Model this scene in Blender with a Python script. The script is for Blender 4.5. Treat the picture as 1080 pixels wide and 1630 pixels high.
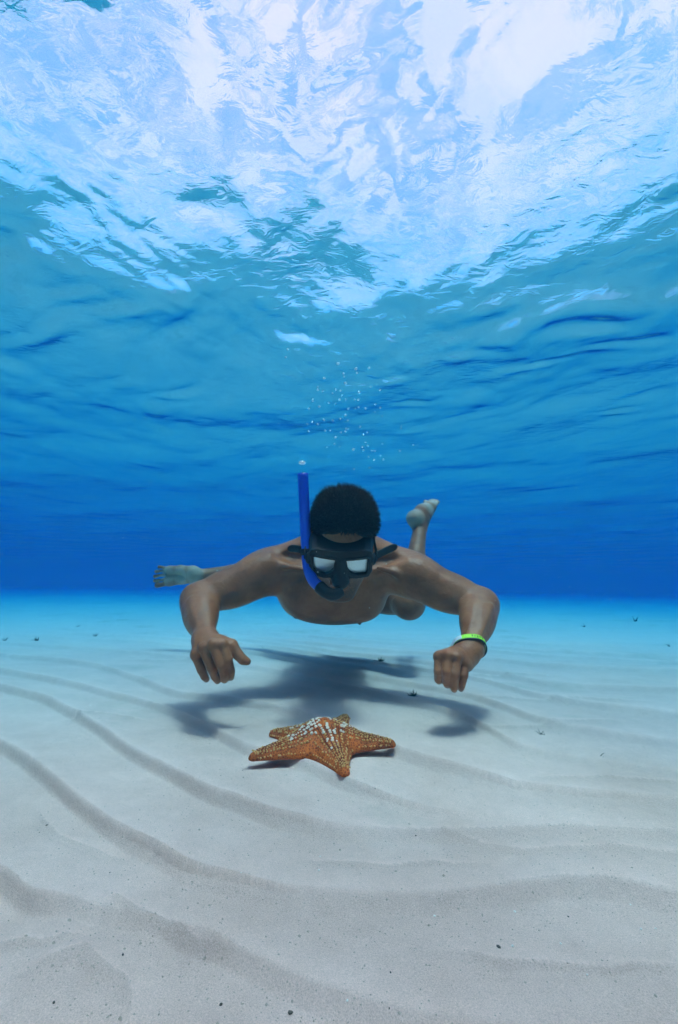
import bpy, bmesh, math, random
import numpy as np
from mathutils import Vector, Matrix

# ------------------------------------------------------------------ clear
for o in list(bpy.data.objects):
    bpy.data.objects.remove(o)
scene = bpy.context.scene
COL = scene.collection
rng = np.random.default_rng(7)
random.seed(7)

# ------------------------------------------------------------------ camera
F_PX, PITCH, ROLL = 660.0, math.radians(10.3), math.radians(0.7)   # pixels of the 1080x1630 photo
CAM = np.array([0.0, 0.0, 0.30])
FW = np.array([0, math.cos(PITCH), math.sin(PITCH)])
R0 = np.array([1.0, 0, 0])
U0 = np.cross(R0, FW)
RT = R0 * math.cos(ROLL) + U0 * math.sin(ROLL)
UP = U0 * math.cos(ROLL) - R0 * math.sin(ROLL)


def at(px, py, d):
    """a point d metres in front of the camera, read off the photo"""
    return CAM + d * (FW + RT * (px - 540) / F_PX + UP * (815 - py) / F_PX)


cd = bpy.data.cameras.new('camera')
cam = bpy.data.objects.new('camera', cd)
COL.objects.link(cam)
scene.camera = cam
cam.matrix_world = Matrix(((RT[0], UP[0], -FW[0], CAM[0]), (RT[1], UP[1], -FW[1], CAM[1]),
                           (RT[2], UP[2], -FW[2], CAM[2]), (0, 0, 0, 1)))
cd.sensor_fit = 'VERTICAL'
cd.sensor_height = 36
cd.lens = 36 * F_PX / 1630
cd.clip_start = 0.02
cd.clip_end = 1000

# ------------------------------------------------------------------ world, sun, exposure
SUN_EL, SUN_AZ = math.radians(79.5), math.radians(148)      # azimuth from +Y towards +X
world = bpy.data.worlds.new('World')
scene.world = world
world.use_nodes = True
nt = world.node_tree
nt.nodes.clear()


def N(tree, typ, **kw):
    n = tree.nodes.new(typ)
    for k, v in kw.items():
        setattr(n, k, v)
    return n


def L(tree, a, b):
    tree.links.new(a, b)


def setin(n, **kw):
    for k, v in kw.items():
        n.inputs[k.replace('_', ' ')].default_value = v


out = N(nt, 'ShaderNodeOutputWorld')
sky = N(nt, 'ShaderNodeTexSky', sky_type='NISHITA')
sky.sun_disc = False
sky.sun_elevation, sky.sun_rotation = SUN_EL, SUN_AZ
bg = N(nt, 'ShaderNodeBackground')
bg.inputs['Strength'].default_value = 0.085
L(nt, sky.outputs[0], bg.inputs['Color'])
cl = N(nt, 'ShaderNodeBackground')          # sunlit broken cloud
cl.inputs['Color'].default_value = (1.0, 0.465, 0.60, 1)
cl.inputs['Strength'].default_value = 0.64
tc = N(nt, 'ShaderNodeTexCoord')
sep = N(nt, 'ShaderNodeSeparateXYZ')
L(nt, tc.outputs['Generated'], sep.inputs[0])
mz = N(nt, 'ShaderNodeMath', operation='MAXIMUM')
mz.inputs[1].default_value = 0.12
L(nt, sep.outputs['Z'], mz.inputs[0])
cmb = N(nt, 'ShaderNodeCombineXYZ')
for i, ax in enumerate('XY'):
    dv = N(nt, 'ShaderNodeMath', operation='DIVIDE')
    L(nt, sep.outputs[ax], dv.inputs[0])
    L(nt, mz.outputs[0], dv.inputs[1])
    L(nt, dv.outputs[0], cmb.inputs[i])
nz = N(nt, 'ShaderNodeTexNoise')
setin(nz, Scale=3.6, Detail=10.0, Roughness=0.66, Distortion=0.7)
L(nt, cmb.outputs[0], nz.inputs['Vector'])
cr = N(nt, 'ShaderNodeValToRGB')
cr.color_ramp.elements[0].position, cr.color_ramp.elements[0].color = 0.46, (0.25, 0.25, 0.25, 1)
cr.color_ramp.elements[1].position, cr.color_ramp.elements[1].color = 0.545, (1, 1, 1, 1)
L(nt, nz.outputs['Fac'], cr.inputs[0])
mx = N(nt, 'ShaderNodeMixShader')
L(nt, cr.outputs[0], mx.inputs[0])
L(nt, bg.outputs[0], mx.inputs[1])
L(nt, cl.outputs[0], mx.inputs[2])
L(nt, mx.outputs[0], out.inputs['Surface'])

sd = bpy.data.lights.new('sun', 'SUN')
sd.energy = 3.7
sd.angle = math.radians(6.0)      # spread a little by the waves
sd.color = (1.0, 0.52, 0.44)
sun = bpy.data.objects.new('sun', sd)
COL.objects.link(sun)
sdir = Vector((math.sin(SUN_AZ) * math.cos(SUN_EL), math.cos(SUN_AZ) * math.cos(SUN_EL), math.sin(SUN_EL)))
sun.rotation_euler = sdir.to_track_quat('Z', 'Y').to_euler()
sun.location = (3, 1, 12)

vs = scene.view_settings
vs.view_transform = 'Standard'
vs.look = 'None'
vs.exposure = 1.86
vs.gamma = 1.0
vs.use_curve_mapping = False

cy = scene.cycles
cy.use_denoising = True
cy.max_bounces = 10
cy.diffuse_bounces = 3
cy.glossy_bounces = 4
cy.transmission_bounces = 6
cy.volume_bounces = 3
cy.transparent_max_bounces = 16
cy.caustics_reflective = False
cy.caustics_refractive = True
cy.sample_clamp_indirect = 2.0


# ------------------------------------------------------------------ helpers
def tag(o, label=None, cat=None, group=None, kind=None):
    if label: o['label'] = label
    if cat: o['category'] = cat
    if group: o['group'] = group
    if kind: o['kind'] = kind
    return o


def mesh_obj(name, verts, faces, mat=None, parent=None, smooth=True):
    me = bpy.data.meshes.new(name)
    verts = np.asarray(verts, dtype=np.float32)
    if isinstance(faces, np.ndarray):
        nf, k = faces.shape
        me.vertices.add(len(verts))
        me.vertices.foreach_set('co', verts.ravel())
        me.loops.add(nf * k)
        me.loops.foreach_set('vertex_index', faces.astype(np.int32).ravel())
        me.polygons.add(nf)
        me.polygons.foreach_set('loop_start', np.arange(0, nf * k, k, dtype=np.int32))
        me.update(calc_edges=True)
        me.validate()
    else:
        me.from_pydata([tuple(map(float, v)) for v in verts], [], faces)
    if smooth:
        me.polygons.foreach_set('use_smooth', [True] * len(me.polygons))
    o = bpy.data.objects.new(name, me)
    COL.objects.link(o)
    if mat: me.materials.append(mat)
    if parent is not None: o.parent = parent
    return o


def empty(name, loc=(0, 0, 0)):
    o = bpy.data.objects.new(name, None)
    COL.objects.link(o)
    o.location = loc
    o.empty_display_size = 0.05
    return o


def keep_world(o, parent):
    """parent o to an unrotated Empty without moving it"""
    o.parent = parent
    o.matrix_parent_inverse = Matrix.Translation(parent.location).inverted()
    return o


def grid_faces(nx, ny):
    i = np.arange(nx * ny).reshape(ny, nx)
    return np.stack([i[:-1, :-1], i[:-1, 1:], i[1:, 1:], i[1:, :-1]], -1).reshape(-1, 4)


def material(name):
    m = bpy.data.materials.new(name)
    m.use_nodes = True
    t = m.node_tree
    t.nodes.clear()
    o = N(t, 'ShaderNodeOutputMaterial')
    return m, t, o


def simple(name, col, rough=0.5, metal=0.0, spec=0.5, var=0.0, scale=40.0):
    m, t, o = material(name)
    b = N(t, 'ShaderNodeBsdfPrincipled')
    b.inputs['Base Color'].default_value = (*col, 1)
    b.inputs['Roughness'].default_value = rough
    b.inputs['Metallic'].default_value = metal
    b.inputs['Specular IOR Level'].default_value = spec
    if var:
        tcn = N(t, 'ShaderNodeTexCoord')
        n = N(t, 'ShaderNodeTexNoise')
        setin(n, Scale=scale, Detail=5.0)
        L(t, tcn.outputs['Object'], n.inputs['Vector'])
        mxn = N(t, 'ShaderNodeMix', data_type='RGBA')
        mxn.inputs['A'].default_value = (*[c * (1 - var) for c in col], 1)
        mxn.inputs['B'].default_value = (*[min(1, c * (1 + var)) for c in col], 1)
        L(t, n.outputs['Fac'], mxn.inputs['Factor'])
        L(t, mxn.outputs['Result'], b.inputs['Base Color'])
    L(t, b.outputs[0], o.inputs['Surface'])
    return m


def vnoise(x, y, seed=0):
    """smooth value noise, vectorised"""
    xi, yi = np.floor(x).astype(np.int64), np.floor(y).astype(np.int64)
    fx, fy = x - xi, y - yi
    fx, fy = fx * fx * (3 - 2 * fx), fy * fy * (3 - 2 * fy)

    def h(a, b):
        v = (a * 374761393 + b * 668265263 + seed * 974634777) & 0x7fffffff
        v = ((v ^ (v >> 13)) * 1274126177) & 0x7fffffff
        return ((v ^ (v >> 16)) & 0xffff) / 65535.0
    return (h(xi, yi) * (1 - fx) + h(xi + 1, yi) * fx) * (1 - fy) + (h(xi, yi + 1) * (1 - fx) + h(xi + 1, yi + 1) * fx) * fy


# ------------------------------------------------------------------ sand bed
# ripple crests: (x / y, y) along each crest, nearest crest first
CRESTS = [
    [(-0.977, 0.515), (-0.707, 0.498), (-0.62, 0.455), (-0.525, 0.437), (-0.354, 0.427), (-0.195, 0.403), (-0.039, 0.376), (0.139, 0.358), (0.34, 0.35), (0.684, 0.328), (0.949, 0.312)],
    [(-1.044, 1.108), (-0.746, 0.836), (-0.58, 0.656), (-0.477, 0.567), (-0.322, 0.492), (-0.122, 0.471), (0.089, 0.467), (0.221, 0.469), (0.327, 0.479), (0.487, 0.491), (0.618, 0.486), (0.722, 0.472), (1.008, 0.459)],
    [(-1.058, 1.474), (-0.765, 1.26), (-0.647, 1.127), (-0.466, 0.814), (-0.28, 0.66), (-0.127, 0.595), (-0.005, 0.572), (0.224, 0.578), (0.495, 0.585), (0.741, 0.58), (1.04, 0.574)],
    [(-1.061, 1.603), (-0.771, 1.479), (-0.624, 1.33), (-0.435, 1.138), (-0.217, 0.844), (-0.076, 0.775), (0.035, 0.694), (0.144, 0.641), (0.266, 0.622), (0.43, 0.625), (0.744, 0.61), (1.045, 0.605)],
    [(-1.068, 1.93), (-0.776, 1.793), (-0.557, 1.606), (-0.372, 1.221), (-0.25, 1.159), (-0.079, 1.025), (0.034, 0.918), (0.132, 0.829), (0.215, 0.777), (0.379, 0.7), (0.556, 0.674), (0.747, 0.668), (1.049, 0.673)],
    [(-1.073, 2.276), (-0.781, 2.149), (-0.488, 1.928), (-0.197, 1.595), (0.005, 1.309), (0.147, 1.155), (0.288, 1.054), (0.398, 0.867), (0.563, 0.812), (0.734, 0.768), (1.057, 0.746)],
    [(-1.077, 2.641), (-0.784, 2.5), (-0.491, 2.297), (-0.199, 1.971), (0.005, 1.505), (0.29, 1.24), (0.471, 1.001), (0.624, 0.937), (0.762, 0.895), (1.067, 0.854)],
]
CREST_AMP = [[(-1, .9), (-.5, .8), (-.35, .2), (-.25, .8), (.3, .5), (.6, .2), (1, .2)], [(-1, 1), (1, 1)], [(-1, 1), (1, 1)],
             [(-1, .9), (.1, .8), (.3, .25), (1, .2)], [(-1, .8), (1, .9)], [(-1, .7), (0, .8), (.35, .6), (.6, .5), (1, .7)], [(-1, .7), (1, .8)]]


SHORT = [([(-0.245, 0.372), (-0.226, 0.383), (-0.204, 0.395), (-0.18, 0.386), (-0.16, 0.379), (-0.147, 0.365), (-0.140, 0.345)], .006),
         ([(-0.222, 0.449), (-0.208, 0.451), (-0.185, 0.44), (-0.152, 0.429), (-0.124, 0.415), (-0.078, 0.402)], .006),
         ([(-0.30, 0.405), (-0.26, 0.412), (-0.235, 0.405), (-0.21, 0.410)], .004),
         ([(0.30, 0.95), (0.42, 0.99), (0.55, 1.0), (0.7, 1.04)], .006), ([(-0.62, 1.0), (-0.52, 1.02), (-0.40, 0.97)], .005),
         ([(0.22, 1.45), (0.5, 1.52), (0.8, 1.5)], .007), ([(0.10, 0.60), (0.22, 0.545), (0.36, 0.55), (0.5, 0.53)], .004), ([(-0.05, 0.52), (0.06, 0.515), (0.17, 0.525)], .0035), ([(0.30, 0.72), (0.45, 0.735), (0.6, 0.72)], .004), ([(0.35, 1.2), (0.6, 1.22), (0.85, 1.18)], .006), ([(-0.40, 0.62), (-0.33, 0.56), (-0.22, 0.52)], .004), ([(0.08, 0.405), (0.2, 0.395), (0.3, 0.405)], .004), ([(-0.9, 1.7), (-0.6, 1.75), (-0.35, 1.68)], .007)]


def short_ridges(X, Y, grit):
    acc = np.zeros_like(X)
    for pts, A in SHORT:
        pts = np.array(pts)
        m = (X > pts[:, 0].min() - .1) & (X < pts[:, 0].max() + .1) & (Y > pts[:, 1].min() - .12) & (Y < pts[:, 1].max() + .12)
        if not m.any():
            continue
        x, y = X[m], Y[m]
        y = y + 0.006 * (vnoise(x * 45, y * 45, 61) - .5)
        best = np.full(len(x), 9.0); sg = np.ones(len(x)); par = np.zeros(len(x))
        for i in range(len(pts) - 1):
            a, b = pts[i], pts[i + 1]
            e = b - a
            tt = np.clip(((x - a[0]) * e[0] + (y - a[1]) * e[1]) / (e @ e), 0, 1)
            ddx, ddy = x - a[0] - tt * e[0], y - a[1] - tt * e[1]
            d = np.hypot(ddx, ddy)
            w = d < best
            best = np.where(w, d, best)
            sg = np.where(w, np.sign(e[0] * ddy - e[1] * ddx), sg)
            par = np.where(w, (i + tt) / (len(pts) - 1), par)
        fade = np.clip(np.sin(par * math.pi) * 1.6, 0, 1)
        k = A / 0.006
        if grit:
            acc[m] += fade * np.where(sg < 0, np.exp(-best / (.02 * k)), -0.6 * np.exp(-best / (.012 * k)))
        else:
            acc[m] += fade * A * np.where(sg > 0, np.exp(-best / (0.03 * k)), np.clip(1 - best / (0.009 * k), 0, 1))
    return acc


def sand_height(X, Y, grit=False):
    X = np.asarray(X, float)
    Y = np.asarray(Y, float)
    t = np.clip(X / np.maximum(Y, 0.15), -1.05, 1.05)
    wob = 0.02 * (vnoise(X * 5 + 3, Y * 5, 3) - .5)
    crest = []
    amp = []
    for c, a in zip(CRESTS, CREST_AMP):
        c = np.array(c)
        # light smoothing of the polyline
        ts = np.linspace(-1.06, 1.06, 160)
        ys = np.interp(ts, c[:, 0], c[:, 1])
        k = np.hanning(9); k /= k.sum()
        ys = np.convolve(np.pad(ys, 4, mode='edge'), k, 'valid')
        crest.append(np.interp(t, ts, ys))
        a = np.array(a)
        amp.append(np.interp(t, a[:, 0], a[:, 1]))
    first = crest[0]
    for k in range(1, 14):
        crest.insert(0, first - 0.17 * k)
        amp.insert(0, np.full_like(t, 0.6))
    last = crest[-1]
    for k in range(1, 60):
        crest.append(last + 0.23 * k + 0.06 * np.sin(t * 3.1 + k * 1.7) + 0.0 * k)
        amp.append(np.full_like(t, 0.8))
    Yw = Y + wob
    h = np.zeros_like(X)
    gr = np.zeros_like(X)
    for k in range(len(crest) - 1):
        a, b = crest[k], crest[k + 1]
        sp = np.maximum(b - a, 0.02)
        s = (Yw - a) / sp
        m = (s >= 0) & (s < 1)
        if not m.any():
            continue
        A0 = np.where(sp < 0.15, np.clip(0.095 * sp, 0.002, 0.0135), np.clip(0.0135 + 0.08 * (sp - 0.15), 0, 0.019))[m]
        sm = s[m]
        step = np.clip(0.017 / sp[m], 0.04, 0.28)
        g = np.clip(1 - sm / (1 - step), 0, 1)
        lee = np.clip((sm - 1 + step) / step, 0, 1)
        fall = g ** 1.30
        rise = lee ** 1.15
        h[m] = A0 * (fall * amp[k][m] + rise * amp[k + 1][m]) + 0.0020 * (vnoise(t[m] * 8 + k * 17, sm * 3.2, 51) - .5) * np.sin(sm * math.pi)
        # coarse grit and painted lee shade at each slip face's foot, paler crest behind
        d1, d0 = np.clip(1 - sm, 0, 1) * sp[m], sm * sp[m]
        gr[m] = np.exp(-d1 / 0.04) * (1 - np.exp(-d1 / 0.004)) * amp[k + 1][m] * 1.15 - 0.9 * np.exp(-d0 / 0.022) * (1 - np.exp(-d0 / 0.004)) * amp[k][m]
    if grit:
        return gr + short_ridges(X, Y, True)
    h += short_ridges(X, Y, False)
    r = np.hypot(X, Y)
    h *= np.clip(1.25 - r / 11.0, 0.0, 1)
    h += 0.012 * (vnoise(X * 1.7, Y * 1.7, 5) - .5) + 0.0045 * (vnoise(X * 7, Y * 7, 6) - .5) + 0.0016 * (vnoise(X * 21, Y * 21, 8) - .5)
    for (bx_, by_, ba_, bs_) in ((-0.245, 0.405, 0.006, 0.03), (-0.20, 0.37, 0.006, 0.022), (-0.27, 0.365, -0.006, 0.03), (-0.14, 0.37, -0.005, 0.03), (-0.31, 0.44, -0.005, 0.035), (0.10, 0.42, 0.003, 0.03), (0.30, 0.52, 0.003, 0.05)):
        h += ba_ * np.exp(-((X - bx_) ** 2 + (Y - by_) ** 2) / (2 * bs_ * bs_)) * (0.6 + 0.8 * vnoise(X * 40, Y * 40, 14))
    h += 0.0007 * (vnoise(X * 60, Y * 60, 9) - .5) + 0.06 * (vnoise(X * .35, Y * .35, 11) - .5) * np.clip((r - 1.5) / 4, 0, 1)
    return h


def polar_grid(rows, fine=0.25, half=72):
    """a sheet whose cells grow with the distance from the camera's foot"""
    az = np.concatenate([np.arange(-half, half + 1e-6, fine), np.arange(half + 4, 360 - half, 4.0)])
    az = np.radians(az)
    X = rows[:, None] * np.sin(az)[None, :]
    Y = rows[:, None] * np.cos(az)[None, :]
    n, m = len(rows), len(az)
    i = np.arange(n * m).reshape(n, m)
    j = np.roll(i, -1, 1)
    f = np.stack([i[:-1], i[1:], j[1:], j[:-1]], -1).reshape(-1, 4)[:, ::-1]
    return X, Y, f, n * m


rows = [0.02, 0.05, 0.09, 0.13]
while rows[-1] < 170: rows.append(rows[-1] * (1.0052 if rows[-1] < 2.6 else 1.012))
GX, GY, GF, _ = polar_grid(np.array(rows))
GZ = sand_height(GX, GY)

m_sand, t, o = material('coral_sand')
b = N(t, 'ShaderNodeBsdfPrincipled')
b.inputs['Roughness'].default_value = 0.95
b.inputs['Specular IOR Level'].default_value = 0.1
tcn = N(t, 'ShaderNodeTexCoord')
geo = N(t, 'ShaderNodeNewGeometry')
n1 = N(t, 'ShaderNodeTexNoise'); setin(n1, Scale=5.0, Detail=8.0, Roughness=0.6)
n2 = N(t, 'ShaderNodeTexNoise'); setin(n2, Scale=900.0, Detail=3.0, Roughness=0.7)
n3 = N(t, 'ShaderNodeTexNoise'); setin(n3, Scale=2.3, Detail=6.0, Roughness=0.65)
for n in (n1, n2, n3): L(t, tcn.outputs['Object'], n.inputs['Vector'])
r1 = N(t, 'ShaderNodeValToRGB')
r1.color_ramp.elements[0].position, r1.color_ramp.elements[0].color = 0.33, (0.73, 0.51, 0.44, 1)
r1.color_ramp.elements[1].position, r1.color_ramp.elements[1].color = 0.66, (0.92, 0.66, 0.58, 1)
L(t, n1.outputs['Fac'], r1.inputs[0])
# sand painted whiter further out, standing in for light scattered in the water
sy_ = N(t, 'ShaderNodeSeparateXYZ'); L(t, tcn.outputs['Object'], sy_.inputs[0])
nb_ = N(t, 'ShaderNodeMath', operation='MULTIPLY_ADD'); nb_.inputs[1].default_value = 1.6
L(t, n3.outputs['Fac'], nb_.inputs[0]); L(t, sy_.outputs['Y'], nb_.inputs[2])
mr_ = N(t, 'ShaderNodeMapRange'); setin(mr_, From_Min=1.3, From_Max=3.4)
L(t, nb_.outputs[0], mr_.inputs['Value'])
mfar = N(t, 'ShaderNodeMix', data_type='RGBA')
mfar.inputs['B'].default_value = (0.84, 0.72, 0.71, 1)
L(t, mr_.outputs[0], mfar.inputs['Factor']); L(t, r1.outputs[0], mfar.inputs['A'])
ga_ = N(t, 'ShaderNodeAttribute', attribute_name='grit')  # besides grit, this carries the lee shade painted into the sand colour
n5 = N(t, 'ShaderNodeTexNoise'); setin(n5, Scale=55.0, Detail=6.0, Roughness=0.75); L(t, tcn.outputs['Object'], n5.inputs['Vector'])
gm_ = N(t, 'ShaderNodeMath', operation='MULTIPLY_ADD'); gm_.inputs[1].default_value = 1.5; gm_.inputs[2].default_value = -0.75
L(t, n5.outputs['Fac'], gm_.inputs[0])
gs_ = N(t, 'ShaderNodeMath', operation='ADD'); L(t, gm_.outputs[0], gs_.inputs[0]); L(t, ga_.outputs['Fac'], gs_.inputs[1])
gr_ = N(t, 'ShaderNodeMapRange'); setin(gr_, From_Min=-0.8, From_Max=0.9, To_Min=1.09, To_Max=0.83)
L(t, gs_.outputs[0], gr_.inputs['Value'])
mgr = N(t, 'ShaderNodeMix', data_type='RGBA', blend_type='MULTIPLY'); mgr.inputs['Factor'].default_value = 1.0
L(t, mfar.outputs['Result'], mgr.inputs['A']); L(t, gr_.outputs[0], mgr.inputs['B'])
# algae film: grey green stains
r3 = N(t, 'ShaderNodeValToRGB')
r3.color_ramp.elements[0].position, r3.color_ramp.elements[0].color = 0.56, (0, 0, 0, 1)
r3.color_ramp.elements[1].position, r3.color_ramp.elements[1].color = 0.78, (0.55, 0.55, 0.55, 1)
L(t, n3.outputs['Fac'], r3.inputs[0])
ma = N(t, 'ShaderNodeMix', data_type='RGBA')
ma.inputs['B'].default_value = (0.39, 0.36, 0.28, 1)
L(t, r3.outputs[0], ma.inputs['Factor'])
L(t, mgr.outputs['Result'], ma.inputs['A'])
# grains
r2 = N(t, 'ShaderNodeValToRGB')
r2.color_ramp.elements[0].position, r2.color_ramp.elements[0].color = 0.30, (0.72, 0.71, 0.69, 1)
r2.color_ramp.elements[1].position, r2.color_ramp.elements[1].color = 0.72, (1.14, 1.14, 1.14, 1)
L(t, n2.outputs['Fac'], r2.inputs[0])
mg = N(t, 'ShaderNodeMix', data_type='RGBA', blend_type='MULTIPLY')
mg.inputs['Factor'].default_value = 1.0
L(t, ma.outputs['Result'], mg.inputs['A'])
L(t, r2.outputs[0], mg.inputs['B'])
L(t, mg.outputs['Result'], b.inputs['Base Color'])
bm1 = N(t, 'ShaderNodeBump'); setin(bm1, Strength=0.6, Distance=0.0016)
L(t, n2.outputs['Fac'], bm1.inputs['Height'])
n4 = N(t, 'ShaderNodeTexNoise'); setin(n4, Scale=110.0, Detail=6.0, Roughness=0.65)
L(t, tcn.outputs['Object'], n4.inputs['Vector'])
bm2 = N(t, 'ShaderNodeBump'); setin(bm2, Strength=0.35, Distance=0.006)
L(t, n4.outputs['Fac'], bm2.inputs['Height'])
L(t, bm1.outputs[0], bm2.inputs['Normal'])
L(t, bm2.outputs[0], b.inputs['Normal'])
L(t, b.outputs[0], o.inputs['Surface'])
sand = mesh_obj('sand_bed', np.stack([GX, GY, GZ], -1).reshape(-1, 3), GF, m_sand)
tag(sand, kind='structure')
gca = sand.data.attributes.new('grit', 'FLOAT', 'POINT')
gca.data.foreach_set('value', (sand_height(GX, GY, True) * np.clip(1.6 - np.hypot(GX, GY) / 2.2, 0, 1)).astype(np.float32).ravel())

# ------------------------------------------------------------------ water surface seen from below
WATER_Z = 1.50
WS = 1.46                      # size of the waves
rows = [0.05]
while rows[-1] < 0.5: rows.append(rows[-1] + 0.03)
while rows[-1] < 170: rows.append(rows[-1] * (1.0065 if rows[-1] < 6 else 1.012))
WX, WY, WF, _ = polar_grid(np.array(rows), 0.3)
rad = np.hypot(WX, WY)
WZ = np.zeros_like(WX)
wr = np.random.default_rng(10)
wind = math.radians(62)
# domain warp so that crests are short and crooked
SX, SY, rad = WX / WS, WY / WS, rad / WS
qx = SX + 0.16 * (vnoise(SX * 1.6, SY * 1.6, 21) - .5) + 0.06 * (vnoise(SX * 4.5, SY * 4.5, 22) - .5)
qy = SY + 0.16 * (vnoise(SX * 1.6, SY * 1.6, 23) - .5) + 0.06 * (vnoise(SX * 4.5, SY * 4.5, 24) - .5)
calm = np.clip(1.4 - rad / 3.2, 0.33, 1.0)
for i in range(72):
    lam = 2.0 * (0.035 / 2.0) ** (i / 71.0)
    k = 2 * math.pi / lam
    th = wind + wr.normal(0, 0.75 if lam > 0.6 else 1.15)
    kx, ky = k * math.cos(th), k * math.sin(th)
    ph = wr.uniform(0, 2 * math.pi)
    fade = np.clip((lam / np.maximum(rad * 0.009, 0.012) - 2.5) / 3.0, 0, 1)
    arg = kx * qx + ky * qy + ph
    if i % 3 == 0 and 0.16 < lam < 0.9:            # folded wavelets with a crease
        WZ += fade * calm * 0.026 / k * (1 - 2.0 * np.abs(np.sin(0.5 * arg)))
        continue
    slope = 0.019 if lam > 0.45 else (0.016 if lam > 0.15 else 0.013)
    s = np.sin(arg)
    WZ += fade * calm * slope / k * 1.41 * (s + 0.28 * s * s)
# single wavelets: a steep little peak in front of the camera and a few more to either side
PEAKS = [(-0.03, 0.80, 0.20, 0.09, 0.10), (0.02, 1.10, 0.17, 0.55, 0.22), (-0.26, 0.90, -0.05, 0.13, 0.10), (0.29, 0.90, -0.05, 0.16, 0.10),
         (0.02, 0.56, 0.22, 0.05, 0.022), (0.41, 0.54, 0.22, 0.04, 0.022), (-0.44, 0.46, 0.28, 0.09, 0.045)]
# steep little wavelets farther off that catch the sky
GLINTS = [(740, 558, .10, .030), (480, 552, .05, .022), (50, 532, .13, .035), (10, 415, .12, .035), (905, 518, .07, .028), (965, 548, .06, .025), (520, 492, .11, .06), (1050, 462, .10, .05),
          (655, 645, .05, .022), (290, 632, .07, .024), (205, 492, .08, .03), (985, 660, .05, .02), (330, 455, .06, .03), (820, 460, .10, .035), (620, 600, .05, .02), (110, 470, .06, .025), (860, 580, .05, .02)]
for (px, py, sx_, sy_) in GLINTS:
    v = FW + RT * (px - 540) / F_PX + UP * (815 - py) / F_PX
    tt = (WATER_Z - CAM[2]) / v[2]
    zen = math.atan2(math.hypot(v[0], v[1]), v[2])
    PEAKS.append((v[0] * tt / WS, v[1] * tt / WS, -math.tan(max(zen - math.radians(44), 0.06)) * 1.05, sx_, sy_))
for (x0_, y0_, a_, sx_, sy_) in PEAKS:
    w0_ = 0.16 * (vnoise(np.array([x0_ * 1.6]), np.array([y0_ * 1.6]), 23)[0] - .5) + 0.06 * (vnoise(np.array([x0_ * 4.5]), np.array([y0_ * 4.5]), 24)[0] - .5)
    w1_ = 0.16 * (vnoise(np.array([x0_ * 1.6]), np.array([y0_ * 1.6]), 21)[0] - .5) + 0.06 * (vnoise(np.array([x0_ * 4.5]), np.array([y0_ * 4.5]), 22)[0] - .5)
    qx_ = qx - x0_ - w1_
    qy_ = qy - y0_ - w0_ + 0.25 * qx_
    WZ += a_ * qy_ * np.exp(-0.5 * ((qx_ / sx_) ** 2 + (qy_ / sy_) ** 2))
WZ *= WS
m_wat, t, o = material('sea_surface')
fr = N(t, 'ShaderNodeFresnel'); fr.inputs['IOR'].default_value = 1.333
tcn = N(t, 'ShaderNodeTexCoord')
mp = N(t, 'ShaderNodeMapping'); mp.inputs['Scale'].default_value = (1.0, 1.6, 1.0); mp.inputs['Rotation'].default_value = (0, 0, 0.5)
L(t, tcn.outputs['Object'], mp.inputs[0])
n1 = N(t, 'ShaderNodeTexNoise'); setin(n1, Scale=13.0, Detail=3.5, Roughness=0.55, Distortion=0.6)
L(t, mp.outputs[0], n1.inputs['Vector'])
nq = N(t, 'ShaderNodeTexNoise'); setin(nq, Scale=1.05, Detail=4.0); L(t, tcn.outputs['Object'], nq.inputs['Vector'])
rq = N(t, 'ShaderNodeMapRange'); setin(rq, From_Min=0.42, From_Max=0.64, To_Min=0.12, To_Max=1.0); L(t, nq.outputs['Fac'], rq.inputs['Value'])
bp = N(t, 'ShaderNodeBump'); setin(bp, Distance=0.0070)
L(t, rq.outputs[0], bp.inputs['Strength'])
L(t, n1.outputs['Fac'], bp.inputs['Height'])
L(t, bp.outputs[0], fr.inputs['Normal'])
gl = N(t, 'ShaderNodeBsdfGlossy'); gl.inputs['Roughness'].default_value = 0.0
L(t, bp.outputs[0], gl.inputs['Normal'])
rf = N(t, 'ShaderNodeBsdfRefraction'); setin(rf, Roughness=0.0, IOR=1.333)
L(t, bp.outputs[0], rf.inputs['Normal'])
tr = N(t, 'ShaderNodeBsdfTransparent')
mt = N(t, 'ShaderNodeMixShader'); mt.inputs[0].default_value = 0.78
L(t, tr.outputs[0], mt.inputs[1]); L(t, rf.outputs[0], mt.inputs[2])
mf = N(t, 'ShaderNodeMixShader')
L(t, fr.outputs[0], mf.inputs[0]); L(t, mt.outputs[0], mf.inputs[1]); L(t, gl.outputs[0], mf.inputs[2])
L(t, mf.outputs[0], o.inputs['Surface'])
water = mesh_obj('water', np.stack([WX, WY, WZ + WATER_Z], -1).reshape(-1, 3), WF, m_wat)
tag(water, kind='structure')

# ------------------------------------------------------------------ the body of water (absorbs red, scatters blue)
m_haze, t, o = material('sea_water')
pv = N(t, 'ShaderNodeVolumePrincipled')
pv.inputs['Density'].default_value = 0.70
pv.inputs['Color'].default_value = (0.0055, 0.029, 0.047, 1)
pv.inputs['Absorption Color'].default_value = (0.045, 0.67, 0.89, 1)
pv.inputs['Anisotropy'].default_value = 0.0
L(t, pv.outputs[0], o.inputs['Volume'])
x0, x1, y0, y1, z0, z1 = -135, 135, -20, 175, -1.2, WATER_Z + 0.5
hv = [(x, y, z) for z in (z0, z1) for y in (y0, y1) for x in (x0, x1)]
haze = mesh_obj('haze', hv, [(0, 2, 3, 1), (4, 5, 7, 6), (0, 1, 5, 4), (2, 6, 7, 3), (0, 4, 6, 2), (1, 3, 7, 5)], m_haze, smooth=False)
tag(haze, kind='stuff')

# ------------------------------------------------------------------ organic shapes: signed distances meshed with OpenVDB
import openvdb


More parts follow.
